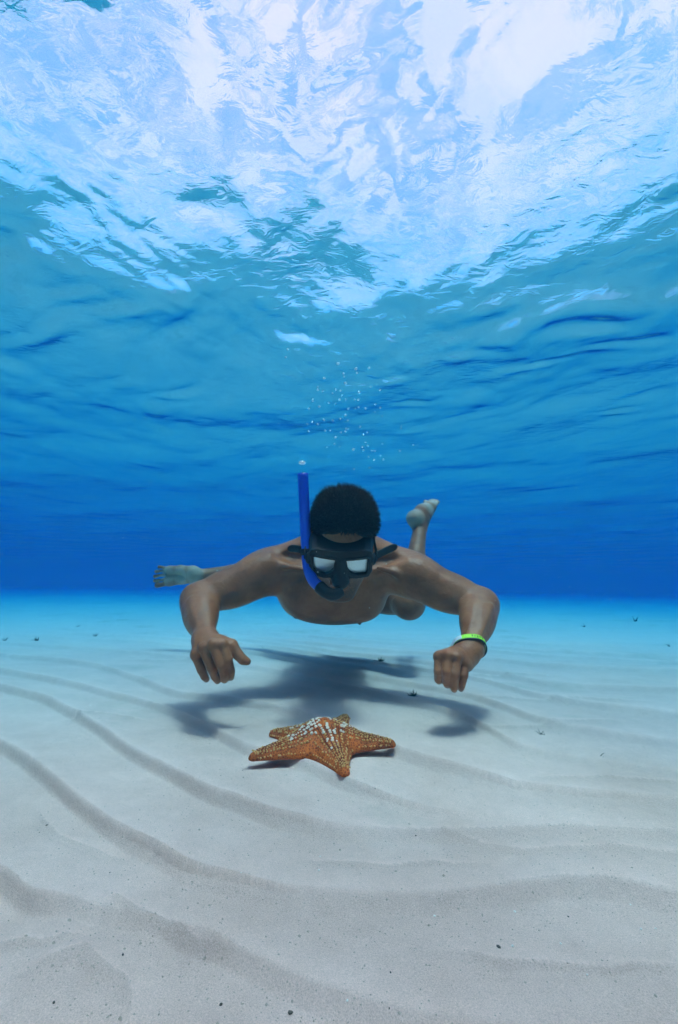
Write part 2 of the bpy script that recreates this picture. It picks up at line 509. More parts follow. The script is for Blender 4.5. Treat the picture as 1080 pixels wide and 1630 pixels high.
class Shape:
    """blends round cones, ellipsoids and boxes into one smooth continuous surface"""

    def __init__(self):
        self.prims = []          # (function, lo, hi, blend radius, sign)

    def add(self, fn, lo, hi, k, sign=1):
        self.prims.append((fn, np.asarray(lo, float), np.asarray(hi, float), k, sign))

    def cone(self, a, b, ra, rb, k=0.01, sign=1):
        a, b = np.asarray(a, float), np.asarray(b, float)
        ab = b - a
        l2 = max(ab @ ab, 1e-9)

        def fn(P):
            pa = P - a
            tt = np.clip(pa @ ab / l2, 0, 1)
            return np.linalg.norm(pa - tt[..., None] * ab, axis=-1) - (ra + (rb - ra) * tt)
        r = max(ra, rb)
        self.add(fn, np.minimum(a, b) - r, np.maximum(a, b) + r, k, sign)

    def chain(self, pts, radii, k=0.01):
        for i in range(len(pts) - 1):
            self.cone(pts[i], pts[i + 1], radii[i], radii[i + 1], k)

    def ell(self, c, r, M=None, k=0.01, sign=1):
        """ellipsoid, M rows = its axes"""
        c, r = np.asarray(c, float), np.asarray(r, float)
        M = np.eye(3) if M is None else np.asarray(M, float)

        def fn(P):
            q = (P - c) @ M.T
            k0 = np.linalg.norm(q / r, axis=-1)
            k1 = np.linalg.norm(q / (r * r), axis=-1)
            return k0 * (k0 - 1) / np.maximum(k1, 1e-6)
        e = np.abs(M.T) @ r
        self.add(fn, c - e, c + e, k, sign)

    def func(self, fn, lo, hi, k=0.002, sign=1):
        self.add(fn, lo, hi, k, sign)

    def mesh(self, vox, B=32):
        big = vox * 4
        lo = np.min([p[1] for p in self.prims if p[4] > 0], 0) - 0.01
        hi = np.max([p[2] for p in self.prims if p[4] > 0], 0) + 0.01
        n = np.ceil((hi - lo) / (vox * B)).astype(int)
        g = openvdb.FloatGrid(float(big))
        ii = np.stack(np.meshgrid(*[np.arange(B)] * 3, indexing='ij'), -1)
        blo = [p[1] - p[3] - 2.5 * vox for p in self.prims]
        bhi = [p[2] + p[3] + 2.5 * vox for p in self.prims]
        for bi in range(n[0]):
            for bj in range(n[1]):
                for bk in range(n[2]):
                    o0 = lo + np.array([bi, bj, bk]) * B * vox
                    o1 = o0 + B * vox
                    use = [i for i in range(len(self.prims)) if (blo[i] <= o1).all() and (bhi[i] >= o0).all()]
                    if not any(self.prims[i][4] > 0 for i in use):
                        continue
                    Pt = o0 + ii * vox
                    d = np.full((B, B, B), 0.2)
                    for i in use:
                        fn, _, _, k, sg = self.prims[i]
                        e = fn(Pt)
                        if sg > 0:
                            h = np.maximum(k - np.abs(d - e), 0) / k
                            d = np.minimum(d, e) - h * h * k * 0.25
                        else:
                            h = np.maximum(k - np.abs(d + e), 0) / k
                            d = np.maximum(d, -e) + h * h * k * 0.25
                    g.copyFromArray(np.clip(d, -big, big).astype(np.float32), ijk=(bi * B, bj * B, bk * B))
        pts, quads = g.convertToQuads(0.0)
        pts = pts * vox + lo
        return pts, np.asarray(quads)[:, ::-1]


def smooth_verts(v, q, it=2, w=0.5):
    for _ in range(it):
        acc = np.zeros_like(v)
        cnt = np.zeros(len(v))
        for a in range(4):
            for b in ((a + 1) % 4, (a + 3) % 4):
                np.add.at(acc, q[:, a], v[q[:, b]])
                np.add.at(cnt, q[:, a], 1)
        v = v * (1 - w) + w * acc / np.maximum(cnt, 1)[:, None]
    return v


def poly_sdf(P2, poly):
    """signed distance to a 2-D polygon"""
    poly = np.asarray(poly, float)
    d = np.full(P2.shape[:-1], 1e9)
    s = np.ones(P2.shape[:-1])
    n = len(poly)
    for i in range(n):
        a, b = poly[i], poly[i - 1]
        e = b - a
        w = P2 - a
        tt = np.clip(w @ e / (e @ e), 0, 1)
        q = w - tt[..., None] * e
        d = np.minimum(d, (q * q).sum(-1))
        c1, c2 = P2[..., 1] >= a[1], P2[..., 1] < b[1]
        c3 = e[0] * w[..., 1] > e[1] * w[..., 0]
        flip = (c1 & c2 & c3) | (~c1 & ~c2 & ~c3)
        s = np.where(flip, -s, s)
    return s * np.sqrt(d)


def unit(v):
    v = np.asarray(v, float)
    return v / np.linalg.norm(v)


# ------------------------------------------------------------------ materials of the diver
m_skin, t, o = material('tanned_skin')
b = N(t, 'ShaderNodeBsdfPrincipled')
setin(b, Roughness=0.38)
b.inputs['Specular IOR Level'].default_value = 0.25
b.inputs['Subsurface Weight'].default_value = 0.12
b.inputs['Subsurface Radius'].default_value = (0.010, 0.004, 0.002)
b.inputs['Subsurface Scale'].default_value = 0.6
at_ = N(t, 'ShaderNodeAttribute', attribute_name='tone')
sp_ = N(t, 'ShaderNodeSeparateColor')
L(t, at_.outputs['Color'], sp_.inputs[0])
tcn = N(t, 'ShaderNodeTexCoord')
n1 = N(t, 'ShaderNodeTexNoise'); setin(n1, Scale=14.0, Detail=7.0, Roughness=0.65)
n2 = N(t, 'ShaderNodeTexNoise'); setin(n2, Scale=420.0, Detail=3.0)
n3 = N(t, 'ShaderNodeTexNoise'); setin(n3, Scale=650.0, Detail=2.0)
for n in (n1, n2, n3): L(t, tcn.outputs['Object'], n.inputs['Vector'])
r1 = N(t, 'ShaderNodeValToRGB')
r1.color_ramp.elements[0].position, r1.color_ramp.elements[0].color = 0.32, (0.185, 0.061, 0.024, 1)
r1.color_ramp.elements[1].position, r1.color_ramp.elements[1].color = 0.70, (0.36, 0.142, 0.066, 1)
L(t, n1.outputs['Fac'], r1.inputs[0])
m1 = N(t, 'ShaderNodeMix', data_type='RGBA')
m1.inputs['B'].default_value = (0.56, 0.44, 0.34, 1)
L(t, sp_.outputs[0], m1.inputs['Factor']); L(t, r1.outputs[0], m1.inputs['A'])
m2 = N(t, 'ShaderNodeMix', data_type='RGBA')
m2.inputs['B'].default_value = (0.045, 0.032, 0.025, 1)
r3 = N(t, 'ShaderNodeMapRange'); setin(r3, From_Min=0.38, From_Max=0.6)
L(t, n3.outputs['Fac'], r3.inputs['Value'])
mm = N(t, 'ShaderNodeMath', operation='MULTIPLY')
L(t, r3.outputs[0], mm.inputs[0]); L(t, sp_.outputs[1], mm.inputs[1])
L(t, mm.outputs[0], m2.inputs['Factor']); L(t, m1.outputs['Result'], m2.inputs['A'])
m3 = N(t, 'ShaderNodeMix', data_type='RGBA')
m3.inputs['B'].default_value = (0.15, 0.065, 0.045, 1)
L(t, sp_.outputs[2], m3.inputs['Factor']); L(t, m2.outputs['Result'], m3.inputs['A'])
L(t, m3.outputs['Result'], b.inputs['Base Color'])
bp = N(t, 'ShaderNodeBump'); setin(bp, Strength=0.35, Distance=0.0014)
n4 = N(t, 'ShaderNodeTexNoise'); setin(n4, Scale=34.0, Detail=6.0, Roughness=0.6, Distortion=0.6); L(t, tcn.outputs['Object'], n4.inputs['Vector'])
bp2 = N(t, 'ShaderNodeBump'); setin(bp2, Strength=0.45, Distance=0.008)
L(t, n4.outputs['Fac'], bp2.inputs['Height']); L(t, bp2.outputs[0], bp.inputs['Normal'])
L(t, n2.outputs['Fac'], bp.inputs['Height']); L(t, bp.outputs[0], b.inputs['Normal'])
L(t, b.outputs[0], o.inputs['Surface'])

m_hair = simple('black_hair', (0.006, 0.005, 0.0045), 0.6, spec=0.12, var=0.5, scale=200)
m_rubber = simple('black_rubber', (0.007, 0.007, 0.008), 0.5, spec=0.25, var=0.2)
m_blue = simple('blue_plastic', (0.010, 0.075, 0.62), 0.32, spec=0.5, var=0.08)
m_cloth = simple('dark_swim_cloth', (0.02, 0.025, 0.04), 0.85, spec=0.1, var=0.3)
m_mirror = simple('mirrored_glass', (0.62, 0.74, 0.80), 0.30, metal=1.0)
m_neon = simple('neon_band', (0.42, 0.88, 0.04), 0.45, spec=0.3, var=0.08)
m_white = simple('white_band', (0.82, 0.84, 0.84), 0.45, spec=0.3, var=0.05)

# ------------------------------------------------------------------ the diver
HP = math.radians(40)
hF = np.array([0.015, -math.cos(HP), -math.sin(HP)])
hF = unit(hF)
hX = unit(np.array([1.0, 0.0, -0.03]) - hF * (np.array([1.0, 0.0, -0.03]) @ hF))
hU = np.cross(hX, hF)
if hU[2] < 0: hU = -hU
EYE = at(543, 902, 0.885)
HO = EYE - 0.102 * hF


def hp(x, f, u):
    return HO + x * hX + f * hF + u * hU


HM = np.stack([hX, hF, hU])
S = Shape()
# trunk
chest = at(527, 928, 1.31)
S.ell(chest, (0.150, 0.24, 0.105), k=0.02)
pelvis = at(536, 926, 1.68)
S.ell(at(533, 928, 1.50), (0.135, 0.20, 0.092), k=0.05)
S.ell(pelvis, (0.150, 0.12, 0.095), k=0.05)
shL, shR = at(424, 916, 1.13), at(657, 921, 1.13)
nb = at(541, 880, 1.15)
S.cone(at(440, 908, 1.16), at(640, 912, 1.16), 0.058, 0.058, k=0.05)
# trapezius and neck
S.cone(at(520, 868, 1.16), at(432, 902, 1.16), 0.052, 0.046, k=0.03)
S.cone(at(562, 868, 1.16), at(648, 905, 1.16), 0.052, 0.046, k=0.03)
S.cone(nb, hp(0, -0.035, -0.05), 0.062, 0.056, k=0.04)
# pectorals, ribs
S.ell(at(486, 946, 1.19), (0.074, 0.075, 0.070), k=0.035)
S.ell(at(571, 951, 1.19), (0.078, 0.075, 0.070), k=0.035)
S.ell(at(527, 962, 1.22), (0.085, 0.10, 0.055), k=0.04)
# collar bones and the hollows behind them
S.cone(at(505, 913, 1.105), at(432, 893, 1.10), 0.011, 0.013, k=0.016)
S.cone(at(573, 916, 1.105), at(649, 899, 1.10), 0.011, 0.013, k=0.016)
S.ell(at(462, 884, 1.095), (0.042, 0.028, 0.013), k=0.022, sign=-1)
S.ell(at(618, 889, 1.095), (0.042, 0.028, 0.013), k=0.022, sign=-1)
S.ell(at(455, 916, 1.075), (0.05, 0.025, 0.010), k=0.022, sign=-1)
S.ell(at(626, 922, 1.075), (0.05, 0.025, 0.010), k=0.022, sign=-1)
S.cone(at(452, 901, 1.085), at(482, 906, 1.08), 0.007, 0.006, k=0.012)
S.cone(at(603, 904, 1.08), at(634, 914, 1.085), 0.006, 0.008, k=0.012)
# nipples
S.cone(at(473, 972, 1.170), at(470, 983, 1.165), 0.0050, 0.004, k=0.004)
S.cone(at(573, 980, 1.170), at(573, 993, 1.165), 0.0050, 0.004, k=0.004)


# arms
def limb(a, b, ra, rb, bulges, k=0.02):
    a, b = np.asarray(a), np.asarray(b)
    S.cone(a, b, ra, rb, k)
    ax = unit(b - a)
    ln = np.linalg.norm(b - a)
    for (tpos, side, r, length) in bulges:
        side = np.asarray(side, float)
        side = side - ax * (side @ ax)
        c = a + ax * ln * tpos + side
        o1 = unit(np.cross(ax, [0.3, 0.2, 1.0]))
        o2 = np.cross(ax, o1)
        S.ell(c, (length, r, r), np.stack([ax, o1, o2]), k)


for sgn, s_, e_, w_ in ((-1, shL, at(317, 955, 1.05), at(328, 1019, 0.905)), (1, shR, at(765, 963, 1.05), at(749, 1032, 0.905))):
    S.ell(s_ + np.array([sgn * 0.012, 0.0, 0.004]), (0.062, 0.062, 0.058), k=0.035)           # deltoid
    limb(s_, e_, 0.046, 0.037, [(0.45, (0, -0.010, -0.010), 0.045, 0.085), (0.5, (0, 0.012, 0.012), 0.044, 0.10), (0.12, (0, -.012, .012), 0.05, 0.07)])
    S.cone(s_ + 0.30 * (e_ - s_) + np.array([0, -0.030, 0.018]), s_ + 0.80 * (e_ - s_) + np.array([0, -0.022, 0.010]), 0.020, 0.012, k=0.014)      # edge of the biceps
    S.ell(e_ + np.array([sgn * 0.008, 0.004, 0.004]), (0.034, 0.036, 0.034), k=0.02)           # elbow
    limb(e_, w_, 0.0355, 0.0235, [(0.28, (sgn * 0.007, 0, -0.004), 0.0365, 0.085), (0.25, (-sgn * 0.008, -0.004, 0.006), 0.034, 0.075)])
    for tx in (-0.008, 0.004, 0.012):
        S.cone(e_ + 0.25 * (w_ - e_) + np.array([tx * 1.7, -0.026, 0.020]), w_ + np.array([tx, -0.010, 0.014]), 0.009, 0.0045, k=0.008)   # tendons
    S.cone(w_ + np.array([-0.010, 0, 0]), w_ + np.array([0.010, 0, 0]), 0.0195, 0.0195, k=0.015)  # flat wrist

# hands
wl = at(328, 1020, 0.90)
mcpL = [at(355, 1027, 0.862), at(340, 1027, 0.857), at(325, 1033, 0.861), at(312, 1043, 0.870)]
for m_, wx_ in zip(mcpL, (8, 3, -3, -7)):
    S.cone(at(328 + wx_, 1016, 0.90), m_, 0.0135, 0.0118, k=0.012)
fingL = [[(363, 1050, 0.852), (368, 1068, 0.864), (368, 1078, 0.872)],
         [(352, 1058, 0.846), (357, 1074, 0.858), (358, 1082, 0.867)],
         [(337, 1063, 0.850), (343, 1077, 0.862), (347, 1083, 0.870)],
         [(321, 1066, 0.862), (326, 1077, 0.872), (329, 1081, 0.879)]]
for m_, f_, r_ in zip(mcpL, fingL, (0.0093, 0.0098, 0.0097, 0.0090)):
    pts = [m_] + [at(*q) for q in f_]
    S.chain(pts, [r_ * 1.12, r_ * 1.02, r_ * 0.90, r_ * 0.80], k=0.0016)
    S.ell(m_ + np.array([0, -0.004, 0.004]), (r_, r_, r_), k=0.006)
S.chain([at(350, 1021, 0.888), at(369, 1027, 0.874), at(380, 1043, 0.866), at(387, 1050, 0.865), at(394, 1053, 0.866)], [0.0150, 0.0125, 0.0103, 0.0098, 0.0080], k=0.004)

mcpR = [at(699, 1046, 0.866), at(712, 1044, 0.857), at(727, 1048, 0.856), at(741, 1056, 0.862)]
for m_, wx_ in zip(mcpR, (-8, -3, 3, 8)):
    S.cone(at(748 + wx_, 1035, 0.90), m_, 0.0140, 0.0125, k=0.012)
S.cone(at(752, 1050, 0.89), at(744, 1060, 0.868), 0.013, 0.012, k=0.01)
fingR = [[(698, 1068, 0.850), (698, 1081, 0.862), (699, 1084, 0.870)],
         [(711, 1070, 0.838), (711, 1086, 0.852), (712, 1090, 0.862)],
         [(725, 1074, 0.836), (723, 1092, 0.850), (723, 1097, 0.860)],
         [(739, 1075, 0.846), (735, 1091, 0.858), (734, 1096, 0.866)]]
for m_, f_, r_ in zip(mcpR, fingR, (0.0092, 0.0094, 0.0091, 0.0083)):
    pts = [m_] + [at(*q) for q in f_]
    S.chain(pts, [r_ * 1.08, r_ * 1.02, r_ * 0.92, r_ * 0.82], k=0.0016)
    S.ell(m_ + np.array([0, -0.004, 0.003]), (r_, r_, r_), k=0.006)
S.chain([at(738, 1042, 0.905), at(716, 1052, 0.905), at(707, 1064, 0.892), at(705, 1076, 0.882)], [0.0155, 0.0135, 0.0112, 0.009], k=0.006)

# legs
hipR, kneeR, ankR = at(574, 930, 1.70), at(651, 961, 1.41), at(669, 840, 1.70)
limb(hipR, kneeR, 0.080, 0.047, [(0.4, (0, 0, -0.006), 0.068, 0.15)], k=0.03)
S.ell(kneeR, (0.050, 0.050, 0.046), k=0.02)
limb(kneeR, ankR, 0.046, 0.026, [(0.34, (0.010, 0.016, 0), 0.050, 0.11)], k=0.025)
hipL, kneeL, ankL = at(497, 928, 1.70), at(425, 908, 2.02), at(322, 917, 1.95)
limb(hipL, kneeL, 0.080, 0.048, [(0.4, (0, 0, -0.012), 0.072, 0.15)], k=0.03)
limb(kneeL, ankL, 0.047, 0.033, [(0.36, (0, -0.012, -0.008), 0.048, 0.10)], k=0.025)
# foot held up behind, heel nearest
S.cone(ankR, at(671, 832, 1.715), 0.028, 0.028, k=0.015)
S.ell(at(660, 825, 1.700), (0.028, 0.034, 0.0255), k=0.025)
S.chain([at(662, 825, 1.705), at(673, 815, 1.75), at(683, 807, 1.80)], [0.0275, 0.027, 0.0255], k=0.035)
S.cone(at(673, 829, 1.72), at(688, 808, 1.80), 0.024, 0.017, k=0.02)
for q1, q2, r_ in (((682, 806, 1.80), (678, 799, 1.84), .0125), ((686, 803, 1.80), (685, 797.5, 1.84), .0095), ((689, 803, 1.80), (690, 796.5, 1.84), .009), ((691, 804, 1.80), (695, 797, 1.84), .0085), ((692, 806, 1.79), (698, 799, 1.83), .0085)):
    S.cone(at(*q1), at(*q2), r_, r_ * 0.85, k=0.004)
# foot turned out sideways, sole towards the camera
S.ell(at(309, 914, 1.93), (0.034, 0.030, 0.036), k=0.02)
S.chain([at(306, 910, 1.93), at(288, 907, 1.93), at(270, 907, 1.93)], [0.028, 0.019, 0.020], k=0.014)
S.chain([at(308, 919, 1.94), at(290, 921, 1.945), at(270, 925, 1.93)], [0.030, 0.024, 0.025], k=0.014)
S.cone(at(300, 916, 1.97), at(272, 916, 1.955), 0.027, 0.019, k=0.02)
for q1, q2, q3, r_ in (((266, 928, 1.93), (258, 930.5, 1.925), (251, 931.5, 1.915), .0130), ((263, 922, 1.93), (255, 923.5, 1.925), (247, 924.5, 1.91), .0086), ((262, 915, 1.93), (254, 916, 1.925), (247, 917.5, 1.91), .0084), ((263, 909, 1.93), (256, 909, 1.925), (249, 910, 1.91), .0082), ((266, 904.5, 1.93), (259, 903, 1.925), (254, 902.5, 1.915), .0080)):
    S.chain([at(*q1), at(*q2), at(*q3)], [r_ * 1.05, r_ * 0.80, r_ * 1.0], k=0.0018)

# head
S.ell(hp(0.005, -0.012, 0.028), (0.068, 0.091, 0.076), HM, k=0.02)
S.ell(hp(0, 0.026, -0.030), (0.061, 0.062, 0.082), HM, k=0.03)
for sg in (-1, 1):
    S.cone(hp(sg * 0.055, 0.0, -0.055), hp(sg * 0.018, 0.070, -0.100), 0.020, 0.019, k=0.02)   # jaw
    S.cone(hp(sg * 0.014, 0.083, 0.024), hp(sg * 0.048, 0.070, 0.020), 0.010, 0.010, k=0.012)   # brow
    S.ell(hp(sg * 0.045, 0.062, -0.020), (0.018, 0.018, 0.016), HM, k=0.02)                      # cheek bone
    S.ell(hp(sg * 0.031, 0.086, 0.000), (0.013, 0.012, 0.010), HM, k=0.01, sign=-1)              # eye socket
    S.ell(hp(sg * 0.031, 0.078, 0.000), (0.012, 0.012, 0.010), HM, k=0.004)                      # closed lid over the eyeball
    S.ell(hp(0.005 + sg * 0.072, -0.006, -0.008), (0.009, 0.018, 0.031), HM, k=0.006)                    # ear
    S.ell(hp(0.005 + sg * 0.081, -0.002, -0.006), (0.006, 0.009, 0.018), HM, k=0.004, sign=-1)
    S.ell(hp(sg * 0.012, 0.100, -0.036), (0.008, 0.010, 0.008), HM, k=0.006)                     # nostril wing
S.ell(hp(0, 0.070, -0.102), (0.022, 0.018, 0.017), HM, k=0.015)                                  # chin
S.chain([hp(0, 0.084, 0.008), hp(0, 0.098, -0.018), hp(0, 0.108, -0.034)], [0.008, 0.009, 0.011], k=0.008)
S.ell(hp(0, 0.086, -0.060), (0.024, 0.010, 0.006), HM, k=0.006)
S.ell(hp(0, 0.084, -0.072), (0.021, 0.010, 0.007), HM, k=0.006)

bv, bq = S.mesh(0.0024)
bv = smooth_verts(bv, bq, 1, 0.5)
person = empty('person', tuple(float(c) for c in pelvis))
tag(person, 'bare-chested man swimming face-on above the sand, both arms bent, hands hanging down', 'person')
body = keep_world(mesh_obj('body', bv, bq, m_skin), person)


def near(p, r, soft):
    d = np.linalg.norm(bv - np.asarray(p), axis=1)
    return np.clip((r - d) / soft, 0, 1)


tone = np.zeros((len(bv), 4), np.float32)
tone[:, 3] = 1
loc = (bv - HO) @ HM.T
# pale soles
for q in ((659, 825, 1.70), (676, 813, 1.76), (686, 803, 1.82)):
    tone[:, 0] = np.maximum(tone[:, 0], near(at(*q), 0.05, 0.02))
for q in ((309, 914, 1.92), (288, 916, 1.92), (268, 916, 1.92), (250, 916, 1.92)):
    tone[:, 0] = np.maximum(tone[:, 0], 0.75 * near(at(*q), 0.05, 0.02) * (0.35 if q[0] < 260 else 1))
# finger tips and nails a little paler
for f_ in fingL + fingR:
    tone[:, 0] = np.maximum(tone[:, 0], 0.35 * near(at(*f_[-1]), 0.012, 0.006))
# stubble and beard
jaw = np.clip((-0.040 - loc[:, 2]) / 0.02, 0, 1) * np.clip((loc[:, 1] + 0.01) / 0.03, 0, 1) * (np.linalg.norm(loc, axis=1) < 0.16)
lips = np.exp(-((loc[:, 0] / 0.024) ** 2 + ((loc[:, 2] + 0.066) / 0.012) ** 2) ** 2)
tone[:, 1] = jaw * (1 - lips) * (loc[:, 2] > -0.135)
tone[:, 2] = np.maximum(near(at(471, 982, 1.163), 0.013, 0.006), near(at(573, 993, 1.163), 0.013, 0.006))
ca = body.data.color_attributes.new('tone', 'FLOAT_COLOR', 'POINT')
ca.data.foreach_set('color', tone.ravel())

# finger nails
m_nail = simple('finger_nail', (0.52, 0.34, 0.27), 0.35, spec=0.4)
for f_, r_ in zip(fingL + fingR, (0.0093, 0.0098, 0.0097, 0.0090, 0.0092, 0.0094, 0.0091, 0.0083)):
    tip, mid = at(*f_[-1]), at(*f_[-2])
    ax_ = unit(tip - mid)
    nr = unit(np.array([0, -1.0, 0.25]) - ax_ * (ax_ @ np.array([0, -1.0, 0.25])))
    sd_ = np.cross(ax_, nr)
    c_ = tip + nr * r_ * 0.66 + ax_ * 0.001
    vv, ff = [], []
    for rr_, hh in ((1.0, -0.0012), (0.8, 0.0008)):
        for s_ in range(10):
            th = 2 * math.pi * s_ / 10
            vv.append(c_ + ax_ * 0.0062 * rr_ * math.cos(th) + sd_ * 0.0050 * rr_ * math.sin(th) + nr * (hh - 0.0016 * math.sin(th) ** 2 * rr_))
    vv.append(c_ + nr * 0.0012)
    for s_ in range(10):
        s2 = (s_ + 1) % 10
        ff += [(s_, s2, 10 + s2, 10 + s_), (10 + s_, 10 + s2, 20)]
    nl_ = mesh_obj('fingernail', vv, ff, m_nail)
    nl_.parent = body
    nl_.matrix_parent_inverse = Matrix.Translation(person.location).inverted()

# hair: a close cap with several thousand short tufts
H = Shape()
H.ell(hp(0.007, -0.020, 0.044), (0.0710, 0.096, 0.076), HM, k=0.01)
H.ell(hp(0.009, 0.024, 0.060), (0.067, 0.056, 0.044), HM, k=0.03)


def below_hairline(P):
    q = (P - HO) @ HM.T
    wig = 0.004 * np.sin(q[..., 0] * 110) + 0.003 * np.sin(q[..., 0] * 47 + 1)
    front = (0.070 + 1.02 * (q[..., 1] - 0.075) - q[..., 2] + wig - 0.02 * np.clip(np.abs(q[..., 0]) - 0.045, 0, 1) * 10 * (q[..., 1] > 0.02)) * 0.7
    return -front


H.func(below_hairline, hp(0, 0, 0) - 0.3, hp(0, 0, 0) + 0.3, k=0.006, sign=-1)
H.func(lambda P: 0.117 + 0.004 * np.sin(((P - HO) @ hX) * 130) - (P - HO)[..., 2], hp(0, 0, 0) - 0.3, hp(0, 0, 0) + 0.3, k=0.022, sign=-1)
hv_, hq_ = H.mesh(0.003)
hv_ = smooth_verts(hv_, hq_, 1, 0.5)
hn = np.zeros_like(hv_)
fn_ = np.cross(hv_[hq_[:, 2]] - hv_[hq_[:, 0]], hv_[hq_[:, 3]] - hv_[hq_[:, 1]])
for a in range(4): np.add.at(hn, hq_[:, a], fn_)
hn /= np.maximum(np.linalg.norm(hn, axis=1), 1e-12)[:, None]
if ((hv_ - hp(0, -0.02, 0.06)) * hn).sum() < 0: hn = -hn
pick = rng.choice(len(hv_), 16000)
V, Fc = [], []
for i in pick:
    n_ = hn[i]
    q = (hv_[i] - HO) @ HM.T
    if q[2] < 0.07 + 1.02 * (q[1] - 0.075) + 0.004 and n_ @ (hF * 0.7 - hU * 0.7) > 0.5: continue
    top = np.clip((q[2] - 0.03) / 0.08, 0, 1)
    ln = (0.006 + 0.015 * top) * rng.uniform(0.6, 1.3)
    d_ = unit(n_ + 0.75 * rng.normal(size=3) + 0.30 * hF * top)
    s1 = unit(np.cross(d_, rng.normal(size=3)))
    s2 = np.cross(d_, s1)
    w_ = rng.uniform(0.0008, 0.0020)
    p0 = hv_[i] - 0.002 * n_
    k0 = len(V)
    V += [p0 + s1 * w_, p0 - 0.5 * s1 * w_ + 0.87 * s2 * w_, p0 - 0.5 * s1 * w_ - 0.87 * s2 * w_, p0 + d_ * ln]
    Fc += [(k0, k0 + 1, k0 + 3), (k0 + 1, k0 + 2, k0 + 3), (k0 + 2, k0, k0 + 3)]
k0 = len(hv_)
hair = keep_world(mesh_obj('hair', np.concatenate([hv_, np.array(V)]), [tuple(map(int, q)) for q in hq_] + [tuple(int(x) + k0 for x in f) for f in Fc], m_hair), person)

# swimming shorts
T = Shape()
T.ell(pelvis + np.array([0, 0.01, 0]), (0.158, 0.128, 0.103), k=0.04)
T.cone(hipR, hipR + 0.38 * (kneeR - hipR), 0.088, 0.084, k=0.03)
T.cone(hipL, hipL + 0.38 * (kneeL - hipL), 0.088, 0.084, k=0.03)
tv, tq = T.mesh(0.006)
shorts = keep_world(mesh_obj('swim_shorts', smooth_verts(tv, tq, 2), tq, m_cloth), person)

# ------------------------------------------------------------------ diving mask
mask = empty('diving_mask', tuple(map(float, hp(0, 0.11, 0))))
tag(mask, 'black two-window diving mask with mirrored lenses worn by the snorkeler', 'diving mask')
LENS_L = [(-0.0587, 0.0205), (-0.0560, 0.0225), (-0.0140, 0.0195), (-0.0118, 0.0170), (-0.0160, -0.0035), (-0.0230, -0.0120), (-0.0330, -0.0168), (-0.0500, -0.0150), (-0.0565, -0.0105), (-0.0588, -0.0020)]
LENS_R = [(0.0092, 0.0160), (0.0120, 0.0185), (0.0535, 0.0205), (0.0562, 0.0180), (0.0566, -0.0120), (0.0535, -0.0180), (0.0300, -0.0168), (0.0205, -0.0110), (0.0140, -0.0020)]
OUT = [(-0.0660, 0.0280), (-0.0620, 0.0370), (-0.0520, 0.0410), (0.0500, 0.0405), (0.0610, 0.0360), (0.0655, 0.0280), (0.0660, -0.0150), (0.0600, -0.0270), (0.0330, -0.0285), (0.0180, -0.0260), (0.0120, -0.0370), (-0.0120, -0.0370), (-0.0200, -0.0260), (-0.0360, -0.0290), (-0.0590, -0.0240), (-0.0665, -0.0120)]


def curved(P):
    """head coordinates, with the faceplate wrapped a little round the face"""
    q = (P - HO) @ HM.T
    return q[..., (0, 2)], q[..., 1] + 2.2 * q[..., 0] ** 2


def frame_fn(P):
    p2, f = curved(P)
    d2 = poly_sdf(p2, OUT) - 0.002
    rim = np.minimum(np.abs(poly_sdf(p2, LENS_L) - 0.004), np.abs(poly_sdf(p2, LENS_R) - 0.004)) - 0.0032
    plate = np.maximum(d2, np.abs(f - 0.101) - 0.0055)
    lip = np.maximum(rim, np.abs(f - 0.105) - 0.0045)
    return np.minimum(plate, lip)


def lens_hole(P):
    p2, f = curved(P)
    return np.minimum(poly_sdf(p2, LENS_L), poly_sdf(p2, LENS_R))


def skirt_fn(P):
    p2, f = curved(P)
    d2 = poly_sdf(p2, OUT)
    return np.maximum(np.maximum(np.abs(d2 - 0.000 - 0.10 * (0.098 - f)) - 0.0022, f - 0.099), 0.052 - f + 0.25 * np.abs(p2[..., 0]) - 0.02)


blo, bhi = hp(0, 0.09, 0) - 0.10, hp(0, 0.09, 0) + 0.10
Mk = Shape()
Mk.func(frame_fn, blo, bhi, k=0.002)
Mk.func(lens_hole, blo, bhi, k=0.001, sign=-1)
Mk.cone(hp(0, 0.100, 0.010), hp(0, 0.119, -0.030), 0.010, 0.0145, k=0.008)      # nose pocket
Mk.ell(hp(0, 0.112, -0.032), (0.0185, 0.014, 0.013), HM, k=0.008)
fv, fq = Mk.mesh(0.0012)
keep_world(mesh_obj('frame', smooth_verts(fv, fq, 1), fq, m_rubber), mask)
Sk = Shape()
Sk.func(skirt_fn, blo, bhi, k=0.002)
kv, kq = Sk.mesh(0.0016)
keep_world(mesh_obj('skirt', smooth_verts(kv, kq, 1), kq, m_rubber), mask)
for poly in (LENS_L, LENS_R):
    n_ = len(poly)
    c2 = np.mean(poly, 0)
    vv, ff = [], []
    for lay, f0 in ((0, 0.1015), (1, 0.0985)):
        for sc_ in (1.02, 0.55):
            for (x, u) in poly:
                x2, u2 = c2 + (np.array([x, u]) - c2) * sc_
                vv.append(hp(x2, f0 - 2.2 * x2 * x2, u2))
        vv.append(hp(c2[0], f0 - 2.2 * c2[0] ** 2, c2[1]))
    for i in range(n_):
        j = (i + 1) % n_
        ff += [(i, j, n_ + j, n_ + i), (n_ + i, n_ + j, 2 * n_)]
        b0 = 2 * n_ + 1
        ff += [(b0 + j, b0 + i, b0 + n_ + i, b0 + n_ + j), (b0 + n_ + j, b0 + n_ + i, b0 + 2 * n_)]
        ff += [(j, i, b0 + i, b0 + j)]
    keep_world(mesh_obj('lens', vv, ff, m_mirror, smooth=False), mask)


